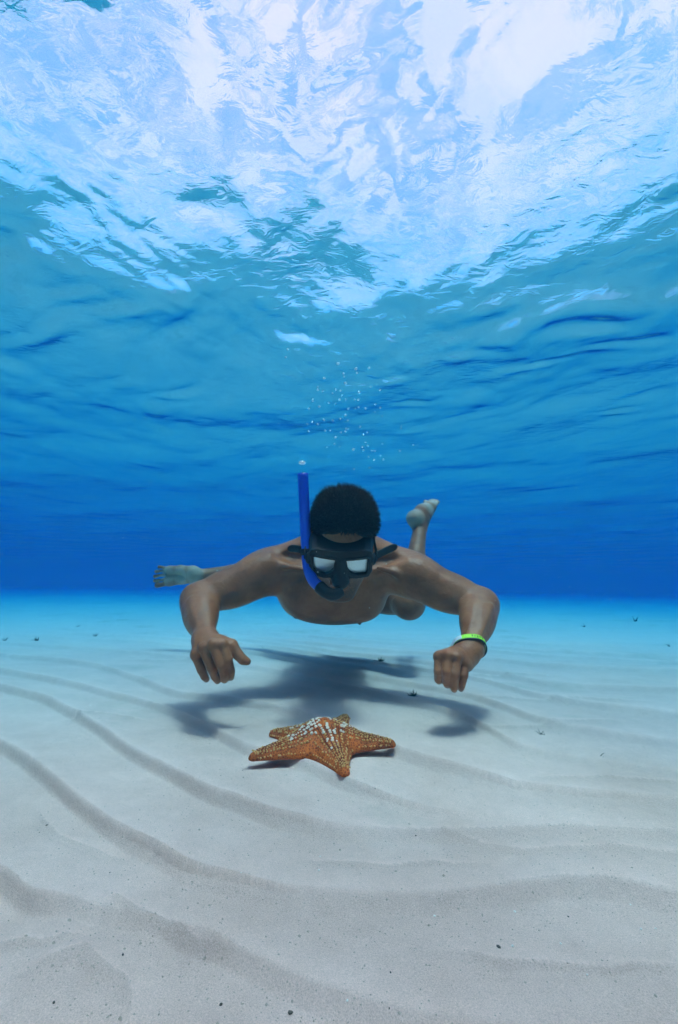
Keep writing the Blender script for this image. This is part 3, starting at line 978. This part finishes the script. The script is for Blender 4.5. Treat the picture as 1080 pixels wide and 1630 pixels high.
def ribbon(name, pts, width_dirs, w, th, mat, parent):
    """a flat band with rounded edges along pts; width_dirs across it"""
    pts = np.asarray(pts, float)
    n_ = len(pts)
    tang = np.gradient(pts, axis=0)
    ring = []
    prof = [(math.cos(a), math.sin(a)) for a in np.linspace(0, 2 * math.pi, 12, endpoint=False)]
    w = np.broadcast_to(np.asarray(w, float), (n_,))
    for i in range(n_):
        tg = unit(tang[i])
        wd = np.asarray(width_dirs[i], float)
        wd = unit(wd - tg * (wd @ tg))
        nd = np.cross(tg, wd)
        for c_, s_ in prof:
            ring.append(pts[i] + wd * w[i] * 0.5 * (abs(c_) ** 0.5 * np.sign(c_)) + nd * th * 0.5 * (abs(s_) ** 0.5 * np.sign(s_)))
    fcs = []
    m_ = len(prof)
    for i in range(n_ - 1):
        for j in range(m_):
            fcs.append((i * m_ + j, i * m_ + (j + 1) % m_, (i + 1) * m_ + (j + 1) % m_, (i + 1) * m_ + j))
    fcs += [tuple(range(m_))[::-1], tuple(range((n_ - 1) * m_, n_ * m_))]
    return keep_world(mesh_obj(name, ring, fcs, mat), parent)


def bez(p, n=16):
    """smooth curve through points (Catmull-Rom)"""
    p = np.asarray(p, float)
    q = np.concatenate([[2 * p[0] - p[1]], p, [2 * p[-1] - p[-2]]])
    res = []
    for i in range(1, len(q) - 2):
        for tt in np.linspace(0, 1, n, endpoint=False):
            a, b_, c_, d_ = q[i - 1], q[i], q[i + 1], q[i + 2]
            res.append(0.5 * ((2 * b_) + (c_ - a) * tt + (2 * a - 5 * b_ + 4 * c_ - d_) * tt ** 2 + (3 * b_ - a - 3 * c_ + d_) * tt ** 3))
    res.append(p[-1])
    return np.array(res)


# loose strap ends standing off to either side, and the strap round the head
for pts in ([(497, 881, .905), (485, 876.5, .915), (471, 873, .92), (459, 873, .925)],
            [(594, 887, .905), (606, 881, .915), (619, 874.5, .92), (632, 869, .925)]):
    c = bez([at(*q) for q in pts], 6)
    ribbon('strap_end', c, [UP] * len(c), np.r_[np.full(len(c) - 4, 0.0165), 0.0162, 0.0155, 0.0130, 0.0075], 0.0075, m_rubber, mask)
ang = np.linspace(-1.02 * math.pi, 0.02 * math.pi, 40)
c = [hp(0.0785 * math.cos(a), -0.020 + 0.108 * math.sin(a) + (0.098 * (abs(math.cos(a)) ** 6)), 0.012 + 0.02 * -math.sin(a)) for a in ang]
ribbon('strap', c, [hU] * len(c), 0.018, 0.003, m_rubber, mask)
for sg in (-1, 1):
    bx = Shape()
    bx.ell(hp(sg * 0.069, 0.086, 0.010), (0.008, 0.014, 0.013), HM, k=0.004)
    bv2, bq2 = bx.mesh(0.0016)
    keep_world(mesh_obj('buckle', bv2, bq2, m_rubber), mask)

# ------------------------------------------------------------------ snorkel
snork = empty('snorkel', tuple(map(float, at(489, 880, .915))))
tag(snork, 'blue snorkel tube rising beside the snorkeler\'s head from a black mouthpiece', 'snorkel')


def tube(name, pts, rad, mat, parent, seg=20, hollow=False):
    pts = np.asarray(pts, float)
    tang = np.gradient(pts, axis=0)
    nrm = unit(np.cross(tang[0], [0.2, 1, 0.1]))
    n_ = len(pts)
    rad = np.broadcast_to(np.asarray(rad, float), (n_,))
    vv = []
    rings = [(i, 1.0) for i in range(n_)]
    if hollow: rings = [(i, 0.80) for i in range(min(8, n_) - 1, -1, -1)] + rings
    fr_ = []
    for i in range(n_):
        tg = unit(tang[i])
        nrm = unit(nrm - tg * (nrm @ tg))
        fr_.append((nrm.copy(), np.cross(tg, nrm)))
    for i, k_ in rings:
        a_, b_ = fr_[i]
        for s_ in range(seg):
            th = 2 * math.pi * s_ / seg
            vv.append(pts[i] + rad[i] * k_ * (math.cos(th) * a_ + math.sin(th) * b_))
    ff = []
    for i in range(len(rings) - 1):
        for s_ in range(seg):
            ff.append((i * seg + s_, (i + 1) * seg + s_, (i + 1) * seg + (s_ + 1) % seg, i * seg + (s_ + 1) % seg))
    ff.append(tuple(range(seg)))
    ff.append(tuple(range((len(rings) - 1) * seg, len(rings) * seg))[::-1])
    return keep_world(mesh_obj(name, vv, ff, mat), parent)


c = bez([at(482.5, 754, .935), at(484.5, 800, .93), at(487, 845, .925), at(489, 880, .915), at(491.5, 904, .902), at(499, 924, .892), at(513, 937, .880)], 8)
tube('barrel', c, np.r_[0.0128, np.full(len(c) - 1, 0.0122)], m_blue, snork, hollow=True)
c = bez([at(509, 934, .884), at(520, 943, .872), at(533, 946, .866), at(543, 941, .874)], 6)
tube('mouthpiece', c, np.linspace(0.0142, 0.0115, len(c)), m_rubber, snork)
keep = bez([at(489, 874, .915), at(489, 884, .913)], 4)
tube('snorkel_keeper', keep, 0.0148, m_rubber, snork)

# ------------------------------------------------------------------ wrist band
band = empty('wristband', tuple(map(float, at(748, 1034, .905))))
tag(band, 'neon yellow-green and white festival wristband round the snorkeler\'s wrist', 'wristband')
eR, wR = at(765, 963, 1.05), at(749, 1032, .905)
bc = at(747, 1032, .912)
bax = unit(unit(wR - eR) + np.array([0.30, 0, 0.0]))
b1 = unit(np.cross(bax, [0, 1, 0.0]))
b2 = np.cross(bax, b1)


rel = bv - bc
sel = rel[(np.abs(rel @ bax) < 0.007) & (np.linalg.norm(rel, axis=1) < 0.06)]
sa_ = np.arctan2(sel @ b2, sel @ b1)
sr_ = np.hypot(sel @ b1, sel @ b2)
bins = np.linspace(-math.pi, math.pi, 37)
prof_r = np.array([sr_[(sa_ >= bins[i]) & (sa_ < bins[i + 1])].max() if ((sa_ >= bins[i]) & (sa_ < bins[i + 1])).any() else np.nan for i in range(36)])
prof_r = np.where(np.isnan(prof_r), np.nanmean(prof_r), prof_r)
prof_r = np.convolve(np.r_[prof_r[-3:], prof_r, prof_r[:3]], [.1, .2, .4, .2, .1], 'same')[3:-3]
mid_a = 0.5 * (bins[1:] + bins[:-1])


def band_r(a):
    a = (np.asarray(a) + math.pi) % (2 * math.pi) - math.pi
    return np.interp(a, mid_a, prof_r, period=2 * math.pi)


def band_arc(name, a0, a1, mat, off=0.0022, w=0.0125, th=0.0018, parent=band, shift=0.0, n=28):
    a = np.linspace(a0, a1, n)
    r_ = band_r(a) + off
    pts = [bc + bax * shift + rr * math.cos(q) * b1 + rr * math.sin(q) * b2 for q, rr in zip(a, r_)]
    return ribbon(name, pts, [bax] * n, w, th, mat, parent)


band_arc('neon_loop', 0.0, 2 * math.pi, m_neon, n=72)
m_print = simple('black_print', (0.01, 0.01, 0.012), 0.6)
# which way round the band faces: angle at which a point of the ring is nearest the camera
aa = np.linspace(0, 2 * math.pi, 361)
ring_p = np.array([math.cos(a) * b1 + math.sin(a) * b2 for a in aa])
af = aa[int(np.argmax(ring_p @ -FW))]
sgn_b = 1.0 if (math.cos(af + 0.5) * b1 + math.sin(af + 0.5) * b2) @ RT < (math.cos(af) * b1 + math.sin(af) * b2) @ RT else -1.0
l0, l1 = sorted((af + sgn_b * 0.85, af + sgn_b * 1.9))
band_arc('white_tab', l0, l1, m_white, off=0.0036, w=0.0112, th=0.0010)
for k in range(5):
    a0 = af + sgn_b * (0.22 - 0.15 * k)
    l0, l1 = sorted((a0, a0 - sgn_b * 0.05))
    band_arc('printed_mark', l0, l1, m_print, off=0.0032, w=0.0050 if k % 2 else 0.0070, th=0.0006, n=5, shift=0.0008 * (k % 3 - 1))
band_arc('dark_lining', 0, 2 * math.pi, m_print, off=0.0016, w=0.0034, th=0.0030, n=60, shift=0.0078 if bax @ np.array([0, -1, -.5]) > 0 else -0.0078)

# ------------------------------------------------------------------ starfish
SC = np.array([-0.022, 0.830])
sz = float(np.mean(sand_height(SC[0] + np.array([-.05, .05, 0, 0]), SC[1] + np.array([0, 0, -.05, .05]))))
ARMS = [(-73, .128, -.012, 1.22), (-3, .130, .005, .96), (71, .136, .012, 1.0), (153, .122, .000, .92), (213, .145, .006, 1.02)]     # heading, length, lift of the tip, breadth
STAR_O = np.array([SC[0], SC[1], sz + 0.004])


def over_sand(deg, R_, lift):
    """lift of the arm's tip, raised where the sand under it is higher"""
    a = math.radians(deg)
    need = lift
    for fr_ in (0.7, 0.85, 1.0):
        g_ = float(sand_height(np.array([SC[0] + math.cos(a) * R_ * fr_]), np.array([SC[1] + math.sin(a) * R_ * fr_]))[0])
        need = max(need, (g_ + 0.001 - STAR_O[2]) / fr_ ** 2)
    return need


ARMS = [(d_, R_, over_sand(d_, R_, l_), b_) for d_, R_, l_, b_ in ARMS]


def arm_wh(s, R_, br):
    tt = np.clip(1 - s / R_, 0, 1)
    return 0.0085 + br * 0.052 * tt ** 1.45, 0.0090 + 0.033 * tt ** 1.1


def make_arm(deg, R_, lift, br):
    a = math.radians(deg)
    ca_, sa_ = math.cos(a), math.sin(a)

    def fn(P):
        x, y, z = P[..., 0] - STAR_O[0], P[..., 1] - STAR_O[1], P[..., 2] - STAR_O[2]
        s = x * ca_ + y * sa_
        w = -x * sa_ + y * ca_
        sc = np.clip(s, 0, R_ - 0.008)
        z = z - lift * (sc / R_) ** 2
        W, Hh = arm_wh(sc, R_, br)
        zz = np.where(z > 0, z / Hh, z / (0.22 * Hh + 0.002))
        over = (s - sc) / 0.010
        q = (np.abs(w / W) ** 1.65 + np.abs(zz) ** 1.65 + np.abs(over) ** 2) ** (1 / 1.75)
        return (q - 1) * np.minimum(W, Hh) * 0.8
    return fn


St = Shape()
for deg, R_, lift, br in ARMS:
    a = math.radians(deg)
    tip = STAR_O + np.array([math.cos(a) * R_, math.sin(a) * R_, 0])
    St.func(make_arm(deg, R_, lift, br), np.minimum(tip, STAR_O) - [.06, .06, .03], np.maximum(tip, STAR_O) + [.06, .06, .06], k=0.010)
sv, sq = St.mesh(0.0015)
sv = smooth_verts(sv, sq, 1)

m_star, t, o = material('starfish_skin')
b = N(t, 'ShaderNodeBsdfPrincipled'); setin(b, Roughness=0.7); b.inputs['Specular IOR Level'].default_value = 0.2
tcn = N(t, 'ShaderNodeTexCoord')
vo = N(t, 'ShaderNodeTexVoronoi', feature='DISTANCE_TO_EDGE'); setin(vo, Scale=240.0)
L(t, tcn.outputs['Object'], vo.inputs['Vector'])
rr = N(t, 'ShaderNodeValToRGB')
rr.color_ramp.elements[0].position, rr.color_ramp.elements[0].color = 0.0, (0.46, 0.110, 0.018, 1)
rr.color_ramp.elements[1].position, rr.color_ramp.elements[1].color = 0.28, (0.19, 0.032, 0.006, 1)
L(t, vo.outputs['Distance'], rr.inputs[0])
nn = N(t, 'ShaderNodeTexNoise'); setin(nn, Scale=28.0, Detail=5.0); L(t, tcn.outputs['Object'], nn.inputs['Vector'])
mm = N(t, 'ShaderNodeMix', data_type='RGBA', blend_type='MULTIPLY'); mm.inputs['Factor'].default_value = 1.0
r2 = N(t, 'ShaderNodeValToRGB')
r2.color_ramp.elements[0].position, r2.color_ramp.elements[0].color = 0.3, (0.6, 0.6, 0.6, 1)
r2.color_ramp.elements[1].position, r2.color_ramp.elements[1].color = 0.7, (1.5, 1.4, 1.3, 1)
L(t, nn.outputs['Fac'], r2.inputs[0]); L(t, rr.outputs[0], mm.inputs['A']); L(t, r2.outputs[0], mm.inputs['B'])
L(t, mm.outputs['Result'], b.inputs['Base Color'])
bp = N(t, 'ShaderNodeBump'); setin(bp, Strength=0.5, Distance=0.0015); L(t, vo.outputs['Distance'], bp.inputs['Height']); L(t, bp.outputs[0], b.inputs['Normal'])
L(t, b.outputs[0], o.inputs['Surface'])
m_knob = simple('pale_knobs', (0.60, 0.32, 0.115), 0.6, spec=0.2, var=0.35, scale=300)
m_wknob = simple('white_knobs', (0.80, 0.66, 0.55), 0.6, spec=0.2, var=0.08, scale=300)
m_tip = simple('dark_ridges', (0.13, 0.018, 0.006), 0.7, spec=0.15, var=0.3, scale=200)

star = empty('starfish', tuple(map(float, STAR_O)))
tag(star, 'orange-brown cushion starfish with pale knobs and a white centre lying on the rippled sand', 'starfish')
keep_world(mesh_obj('disc_and_arms', sv, sq, m_star), star)
# look-up of the top surface for placing knobs
hgrid = {}
cell = 0.0015
for v in sv:
    kx, ky = int((v[0] - STAR_O[0]) / cell // 1), int((v[1] - STAR_O[1]) / cell // 1)
    if v[2] > hgrid.get((kx, ky), -1): hgrid[(kx, ky)] = float(v[2])


def star_top(x, y):
    kx, ky = int((x - STAR_O[0]) / cell // 1), int((y - STAR_O[1]) / cell // 1)
    vals = [hgrid[(kx + i, ky + j)] for i in (-1, 0, 1) for j in (-1, 0, 1) if (kx + i, ky + j) in hgrid]
    return max(vals) if vals else None


def knob(V, Fc, p, n_, r, hgt):
    n_ = unit(n_)
    a_ = unit(np.cross(n_, [0.31, 0.2, 0.93]) + 1e-6)
    b_ = np.cross(n_, a_)
    k0 = len(V)
    for rr_, hh in ((1.0, -0.4), (0.85, 0.45)):
        for s_ in range(7):
            th = 2 * math.pi * s_ / 7
            V.append(p + n_ * hgt * hh + r * rr_ * (math.cos(th) * a_ + math.sin(th) * b_))
    V.append(p + n_ * hgt)
    for s_ in range(7):
        s2 = (s_ + 1) % 7
        Fc.append((k0 + s_, k0 + s2, k0 + 7 + s2, k0 + 7 + s_))
        Fc.append((k0 + 7 + s_, k0 + 7 + s2, k0 + 14))


kv1, kf1, kv2, kf2, kv3, kf3 = [], [], [], [], [], []
for ai, (deg, R_, lift, br) in enumerate(ARMS):
    a = math.radians(deg)
    e1, e2 = np.array([math.cos(a), math.sin(a)]), np.array([-math.sin(a), math.cos(a)])
    for row in (-4, -3, -2, -1, 0, 1, 2, 3, 4):
        s = 0.012 + 0.002 * abs(row)
        while s < R_ - 0.006:
            W, Hh = arm_wh(np.array(s), R_, br)
            q = row / 4.35
            w = float(W) * q
            p2 = SC + e1 * s + e2 * w
            # skip where another arm owns the place
            rel = p2 - SC
            own = all((rel @ [math.cos(math.radians(d_)), math.sin(math.radians(d_))]) <= s + 1e-6 for d_, _, _, _ in ARMS)
            if own:
                wz = float(Hh) * max(1 - abs(q) ** 1.65, 0.0) ** (1 / 1.65) + lift * (s / R_) ** 2 + STAR_O[2]
                zt = star_top(*p2)
                if zt is not None and abs(row) < 4: wz = zt
                n3 = np.array([*(e2 * np.sign(q) * abs(q) ** 0.8 * 1.1), 1 - 0.75 * abs(q)])
                p3 = np.array([p2[0], p2[1], wz]) + 0.0010 * rng.normal(size=3) * [1, 1, .3]
                cen = np.hypot(*rel)
                patch = vnoise(np.array([p2[0] * 90.0]), np.array([p2[1] * 90.0]), 41)[0]
                white = (cen < 0.042 and patch > 0.36) or (cen < 0.075 and abs(row) <= 1 and patch > 0.60) or (row == 0 and s < 0.1 and patch > 0.66)
                r_ = (0.0023 if white else 0.0019) * rng.uniform(0.65, 1.3) * (0.75 + 0.35 * (1 - s / R_))
                if white: knob(kv2, kf2, p3, n3, r_ * 1.15, r_ * 0.9)
                else: knob(kv1, kf1, p3, n3, r_, r_ * 0.95)
            s += 0.0052 * rng.uniform(0.9, 1.1) if abs(row) < 4 else 0.0045
    # dark reddish seams between the rows
    for row in (-1.5, -0.5, 0.5, 1.5):
        prev = None
        for s in np.linspace(0.02, R_ - 0.012, 26):
            W, Hh = arm_wh(np.array(s), R_, br)
            p2 = SC + e1 * s + e2 * float(W) * row / 4.35
            zt = star_top(*p2)
            if zt is None: continue
            p3 = np.array([p2[0], p2[1], zt + 0.0002])
            if prev is not None:
                k0 = len(kv3)
                sd_ = np.array([*e2, 0]) * 0.0008
                kv3 += [prev - sd_, prev + sd_, p3 + sd_, p3 - sd_, (prev + p3) / 2 + [0, 0, .0009]]
                kf3 += [(k0, k0 + 1, k0 + 4), (k0 + 1, k0 + 2, k0 + 4), (k0 + 2, k0 + 3, k0 + 4), (k0 + 3, k0, k0 + 4)]
            prev = p3
tag(keep_world(mesh_obj('knobs', kv1, kf1, m_knob), star), kind='stuff')
tag(keep_world(mesh_obj('white_knobs', kv2, kf2, m_wknob), star), kind='stuff')
tag(keep_world(mesh_obj('seams', kv3, kf3, m_tip), star), kind='stuff')

# ------------------------------------------------------------------ shell fragments, grit, weed
m_frag = simple('dark_shell', (0.08, 0.07, 0.06), 0.8, spec=0.2, var=0.3)
m_fragw = simple('white_shell', (0.80, 0.76, 0.70), 0.6, spec=0.3, var=0.1)
m_grit = simple('coarse_grit', (0.46, 0.37, 0.31), 0.9, spec=0.1, var=0.4, scale=900)
m_weed = simple('dark_weed', (0.035, 0.045, 0.025), 0.8, spec=0.1, var=0.4)


def pebble_mesh(name, r, mat, seed):
    g = np.random.default_rng(seed)
    bm = bmesh.new()
    bmesh.ops.create_icosphere(bm, subdivisions=1, radius=1.0)
    sc = np.array([1.0, g.uniform(.6, .9), g.uniform(.35, .6)]) * r
    for v in bm.verts:
        v.co = Vector(tuple(np.array(v.co) * sc * g.uniform(0.8, 1.2)))
    me = bpy.data.meshes.new(name)
    bm.to_mesh(me)
    bm.free()
    me.materials.append(mat)
    return me


fr_d = [pebble_mesh('shell_fragment', 0.0022, m_frag, s) for s in range(3)]
fr_w = [pebble_mesh('shell_fragment', 0.0020, m_fragw, s) for s in range(3, 6)]


def ground(px, py):
    v = FW + RT * (px - 540) / F_PX + UP * (815 - py) / F_PX
    z = 0.0
    for _ in range(8):
        p = CAM + v * ((z - CAM[2]) / v[2])
        z = float(sand_height(np.array([p[0]]), np.array([p[1]]))[0])
    return np.array([p[0], p[1], z])


darks = [(75, 1314, 1.0, 'dark shell fragment at far left between two sand crests, larger of a close pair'),
         (63, 1326, .5, 'smaller dark shell fragment just below the larger one at far left'),
         (196, 1521, .9, 'dark shell fragment on the lumpy sand at lower left'),
         (463, 1613, 1.3, 'biggest dark shell fragment, at the bottom edge left of the middle'),
         (352, 1600, .9, 'dark shell fragment at the bottom, next to the left of the biggest one'),
         (662, 1324, 1.0, 'dark shell fragment on the crest below and right of the starfish'),
         (175, 1390, .6, 'small dark shell fragment on the smooth slope at left, above the lumpy sand'),
         (86, 1597, .8, 'dark shell fragment nearest the bottom left corner'),
         (245, 1470, .5, 'tiny dark shell fragment at the top of the lumpy sand at lower left'),
         (794, 1508, 1.2, 'large dark shell fragment in the gritty trough at lower right'),
         (622, 1549, .6, 'small dark shell fragment in the middle of the lowest sand slope'),
         (700, 1377, .5, 'tiny dark shell fragment between the two right-hand crests below the starfish'),
         (905, 1460, .6, 'small dark shell fragment at the upper right of the gritty trough'),
         (620, 1607, .5, 'tiny dark shell fragment at the bottom edge right of the middle')]
lights = [(1004, 1441, 1.0, 'white shell fragment just below the right end of the nearest long crest'),
          (692, 1459, .9, 'white shell fragment in the gritty trough, left of the others'),
          (1021, 1480, .9, 'left one of two white shell fragments side by side at far right'),
          (1044, 1479, .8, 'right one of two white shell fragments side by side at far right'),
          (820, 1452, 1.0, 'white shell fragment near the top of the gritty trough'),
          (816, 1507, 1.0, 'white shell fragment just right of the large dark one in the trough'),
          (510, 1364, .9, 'upper one of two white shell fragments below the starfish'),
          (508, 1386, .9, 'lower one of two white shell fragments below the starfish'),
          (935, 1553, .7, 'white shell fragment on the smooth sand at lower right'),
          (384, 1390, .7, 'white shell fragment on the slope left of the pair below the starfish'),
          (893, 1503, .8, 'white shell fragment in the right half of the gritty trough'),
          (553, 1590, .8, 'white shell fragment at the bottom near the lowest gritty crest')]
for lst, ms, grp in ((darks, fr_d, 'dark shell fragments on the sand'), (lights, fr_w, 'white shell fragments on the sand')):
    for i, (px, py, k_, lab) in enumerate(lst):
        o_ = bpy.data.objects.new('shell_fragment', ms[i % 3])
        COL.objects.link(o_)
        g_ = ground(px, py)
        o_.location = tuple(g_ + [0, 0, 0.0006])
        o_.scale = (k_ * .7, k_ * .7, k_ * .7)
        o_.rotation_euler = (0, 0, rng.uniform(0, 6.28))
        tag(o_, lab, 'shell fragment', grp)

V, Fc = [], []
gR = 0.30 + 1.1 * rng.random(30000) ** 1.6
gT = rng.uniform(-0.75, 0.75, 30000)
gx, gy = gR * np.sin(gT), gR * np.cos(gT)
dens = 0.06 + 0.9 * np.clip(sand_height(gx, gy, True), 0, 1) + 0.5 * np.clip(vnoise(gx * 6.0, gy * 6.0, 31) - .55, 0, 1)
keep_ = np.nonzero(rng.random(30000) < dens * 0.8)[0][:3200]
gz = sand_height(gx[keep_], gy[keep_])
for x, y, z in zip(gx[keep_], gy[keep_], gz):
    s_ = rng.uniform(0.0004, 0.0010) * (1.7 if rng.random() < 0.05 else 1)
    d_ = rng.uniform(.6, 1.3, 6) * s_
    k0 = len(V)
    c = np.array([x, y, z + 0.2 * s_])
    V += [c + [d_[0], 0, 0], c - [d_[1], 0, 0], c + [0, d_[2], 0], c - [0, d_[3], 0], c + [0, 0, d_[4] * .8], c - [0, 0, d_[5]]]
    Fc += [(k0 + a_, k0 + b_, k0 + c_) for a_, b_, c_ in ((0, 2, 4), (2, 1, 4), (1, 3, 4), (3, 0, 4), (2, 0, 5), (1, 2, 5), (3, 1, 5), (0, 3, 5))]
grit = mesh_obj('shell_grit', V, Fc, m_grit, smooth=False)
tag(grit, kind='stuff')


def sprig(px, py, h, nb_, spread, label, seed):
    g = np.random.default_rng(seed)
    base = ground(px, py)
    V, Fc = [], []
    for i in range(nb_):
        az = g.uniform(0, 6.28)
        lean = g.uniform(0.1, spread)
        n_ = 6
        pts = []
        p = base + np.array([g.normal(0, h * .10), g.normal(0, h * .10), -0.002])
        d_ = np.array([math.cos(az) * lean, math.sin(az) * lean, 1.0])
        hh = h * g.uniform(0.5, 1.1)
        for k_ in range(n_):
            pts.append(p.copy())
            d_ = d_ + g.normal(0, 0.25, 3) + [math.cos(az) * 0.12, math.sin(az) * .12, -0.05]
            p = p + unit(d_) * hh / n_
        side = unit(np.cross(unit(d_), g.normal(size=3)))
        oth = unit(np.cross(side, unit(d_)))
        k0 = len(V)
        for k_ in range(n_):
            w = h * 0.055 * (1.15 - k_ / n_)
            V += [pts[k_] + side * w, pts[k_] - .5 * side * w + .87 * oth * w, pts[k_] - .5 * side * w - .87 * oth * w]
        for k_ in range(n_ - 1):
            for q in range(3):
                a0, a1 = k0 + k_ * 3 + q, k0 + k_ * 3 + (q + 1) % 3
                Fc.append((a0, a1, a1 + 3, a0 + 3))
    o_ = mesh_obj('weed_sprig', np.array(V) - base, Fc, m_weed)
    o_.location = tuple(base)
    tag(o_, label, 'weed')


sprig(60, 1020, 0.040, 9, 0.8, 'bushy dark weed sprig on the sand left of the snorkeler, near the picture\'s left side', 1)
sprig(152, 1013, 0.032, 8, 0.7, 'dark weed tuft on the sand between the left edge and the bent arm', 2)
sprig(124, 998, 0.028, 5, 0.9, 'thin dark weed bit farther back, above the bushy left sprig', 3)
sprig(8, 1020, 0.030, 5, 0.6, 'small dark weed sprig at the extreme left edge of the sand', 4)
sprig(930, 998, 0.045, 7, 1.0, 'low wide weed tuft on the far sand at right', 5)
sprig(1013, 988, 0.075, 6, 0.5, 'tall dark weed clump farthest out on the right-hand sand', 6)
sprig(1066, 1030, 0.040, 4, 0.5, 'upright weed sprig at the right edge of the sand', 7)
sprig(864, 1170, 0.018, 5, 0.7, 'small forked weed twig on the sand right of the starfish', 8)
sprig(959, 1204, 0.016, 2, 0.4, 'thin leaning weed stalk on the near sand, farthest right', 9)
sprig(418, 1031, 0.012, 12, 1.6, 'low dark weed mat on the sand behind the thumb of the open hand', 10)
sprig(658, 1108, 0.022, 40, 1.4, 'smudgy brown-green algae patch on the sand beside the wristband hand', 11)
sprig(606, 1056, 0.030, 26, 1.4, 'dark algae patch on the sand beneath the snorkeler\'s legs', 12)  # blades added to darken the sand like a cast shadow

# ------------------------------------------------------------------ bubbles and drifting specks
m_bub, t, o = material('air_bubble')
gd = N(t, 'ShaderNodeBsdfTranslucent'); gd.inputs['Color'].default_value = (0.88, 0.97, 1.0, 1)
mb = N(t, 'ShaderNodeMixShader'); mb.inputs[0].default_value = 0.62
g1 = N(t, 'ShaderNodeBsdfGlossy'); setin(g1, Roughness=0.12); g1.inputs['Color'].default_value = (0.85, 0.97, 1.0, 1)
L(t, g1.outputs[0], mb.inputs[1]); L(t, gd.outputs[0], mb.inputs[2])
g2 = N(t, 'ShaderNodeBsdfTransparent')
mtr = N(t, 'ShaderNodeMixShader'); mtr.inputs[0].default_value = 0.42
L(t, mb.outputs[0], mtr.inputs[1]); L(t, g2.outputs[0], mtr.inputs[2])
L(t, mtr.outputs[0], o.inputs['Surface'])
bm = bmesh.new()
bmesh.ops.create_icosphere(bm, subdivisions=3, radius=1.0)
me_b = bpy.data.meshes.new('air_bubble')
bm.to_mesh(me_b)
bm.free()
me_b.polygons.foreach_set('use_smooth', [True] * len(me_b.polygons))
me_b.materials.append(m_bub)


def bubble(px, py, d, r, label, squash=0.8, group=None):
    o_ = bpy.data.objects.new('air_bubble', me_b)
    COL.objects.link(o_)
    o_.location = tuple(map(float, at(px, py, d)))
    o_.scale = (r, r, r * squash)
    tag(o_, label, 'bubble', group)
    return o_


BUB = [(343, 277, 1.5), (428, 361, 1.3), (497, 313, 1.5), (571, 211, 1.6), (578, 242, 1.2), (443, 175, 1.5), (483, 245, 1.2), (486, 268, 1.1), (665, 205, 1.2), (594, 380, 1.3), (590, 432, 1.3), (562, 430, 1.1), (453, 432, 1.1), (460, 368, .9), (404, 386, .8), (470, 404, .9), (500, 430, .9), (298, 361, 1.1), (299, 340, .9), (333, 372, .9), (262, 440, 1.1), (263, 426, .8), (376, 454, 1.0), (308, 480, 1.2), (234, 497, 1.0), (424, 460, .9), (517, 497, 1.1), (590, 487, 1.2), (640, 495, 1.0), (568, 495, .9), (495, 543, 1.3), (460, 568, 1.0), (404, 580, 1.0), (340, 574, 1.1), (345, 580, .8), (258, 592, 1.0), (297, 608, 1.1), (222, 606, .8), (513, 580, .9), (516, 643, .9), (500, 640, 1.0), (496, 660, 1.1), (464, 667, 1.1), (386, 654, .9), (351, 654, 1.2), (232, 658, 1.1), (601, 627, .9), (652, 668, 1.0), (625, 683, 1.0), (424, 702, 1.3), (417, 749, 1.0), (455, 769, .8), (363, 771, .7), (553, 787, 1.3), (618, 770, 1.0), (625, 795, 1.0), (655, 762, 1.0), (640, 738, .8), (685, 798, 1.0), (705, 799, .9), (661, 842, .8), (701, 863, 1.0), (748, 836, .9), (767, 862, 1.0), (760, 748, .9), (710, 465, 1.0), (745, 490, 1.0), (705, 519, .8), (760, 550, .8), (743, 364, 1.1), (677, 340, 1.0), (669, 921, .8), (558, 930, .8), (492, 938, .7), (885, 800, 1.0), (895, 622, .8), (895, 637, .8), (982, 758, .9), (68, 128, 1.0), (83, 70, 1.0)]
for (cx, cy_, k_) in BUB:
    d_ = 1.05 + 0.45 * rng.random()
    bubble(440 + cx / 4.5, 540 + cy_ / 4.5, d_, 0.0025 * k_ * d_ * rng.uniform(0.85, 1.1), 'tiny silvery air bubble rising through the blue water above the snorkeler\'s head', 0.85, 'air bubbles rising above the snorkeler')
bubble(481.5, 736.5, 0.935, 0.0085, 'flattened bright air bubble just above the open top of the blue snorkel', 0.5)

V, Fc = [], []
for _ in range(900):
    d_ = 0.35 + 3.2 * rng.random()
    c = at(rng.uniform(-150, 1230), rng.uniform(560, 1150), d_)
    if c[2] < 0.05 or c[2] > WATER_Z - 0.15: continue
    if abs(c[0]) < 0.4 and 0.7 < c[1] < 1.3: continue
    s_ = rng.uniform(0.0004, 0.0009) * (0.5 + 0.5 * d_)
    k0 = len(V)
    V += [c + np.array(q) * s_ for q in ((1, 0, -.6), (-.6, .9, -.6), (-.6, -.9, -.6), (0, 0, 1))]
    Fc += [(k0, k0 + 1, k0 + 3), (k0 + 1, k0 + 2, k0 + 3), (k0 + 2, k0, k0 + 3), (k0 + 1, k0, k0 + 2)]
m_speck = simple('plankton_speck', (0.75, 0.78, 0.78), 0.8, spec=0.2)
tag(mesh_obj('suspended_specks', V, Fc, m_speck, smooth=False), kind='stuff')
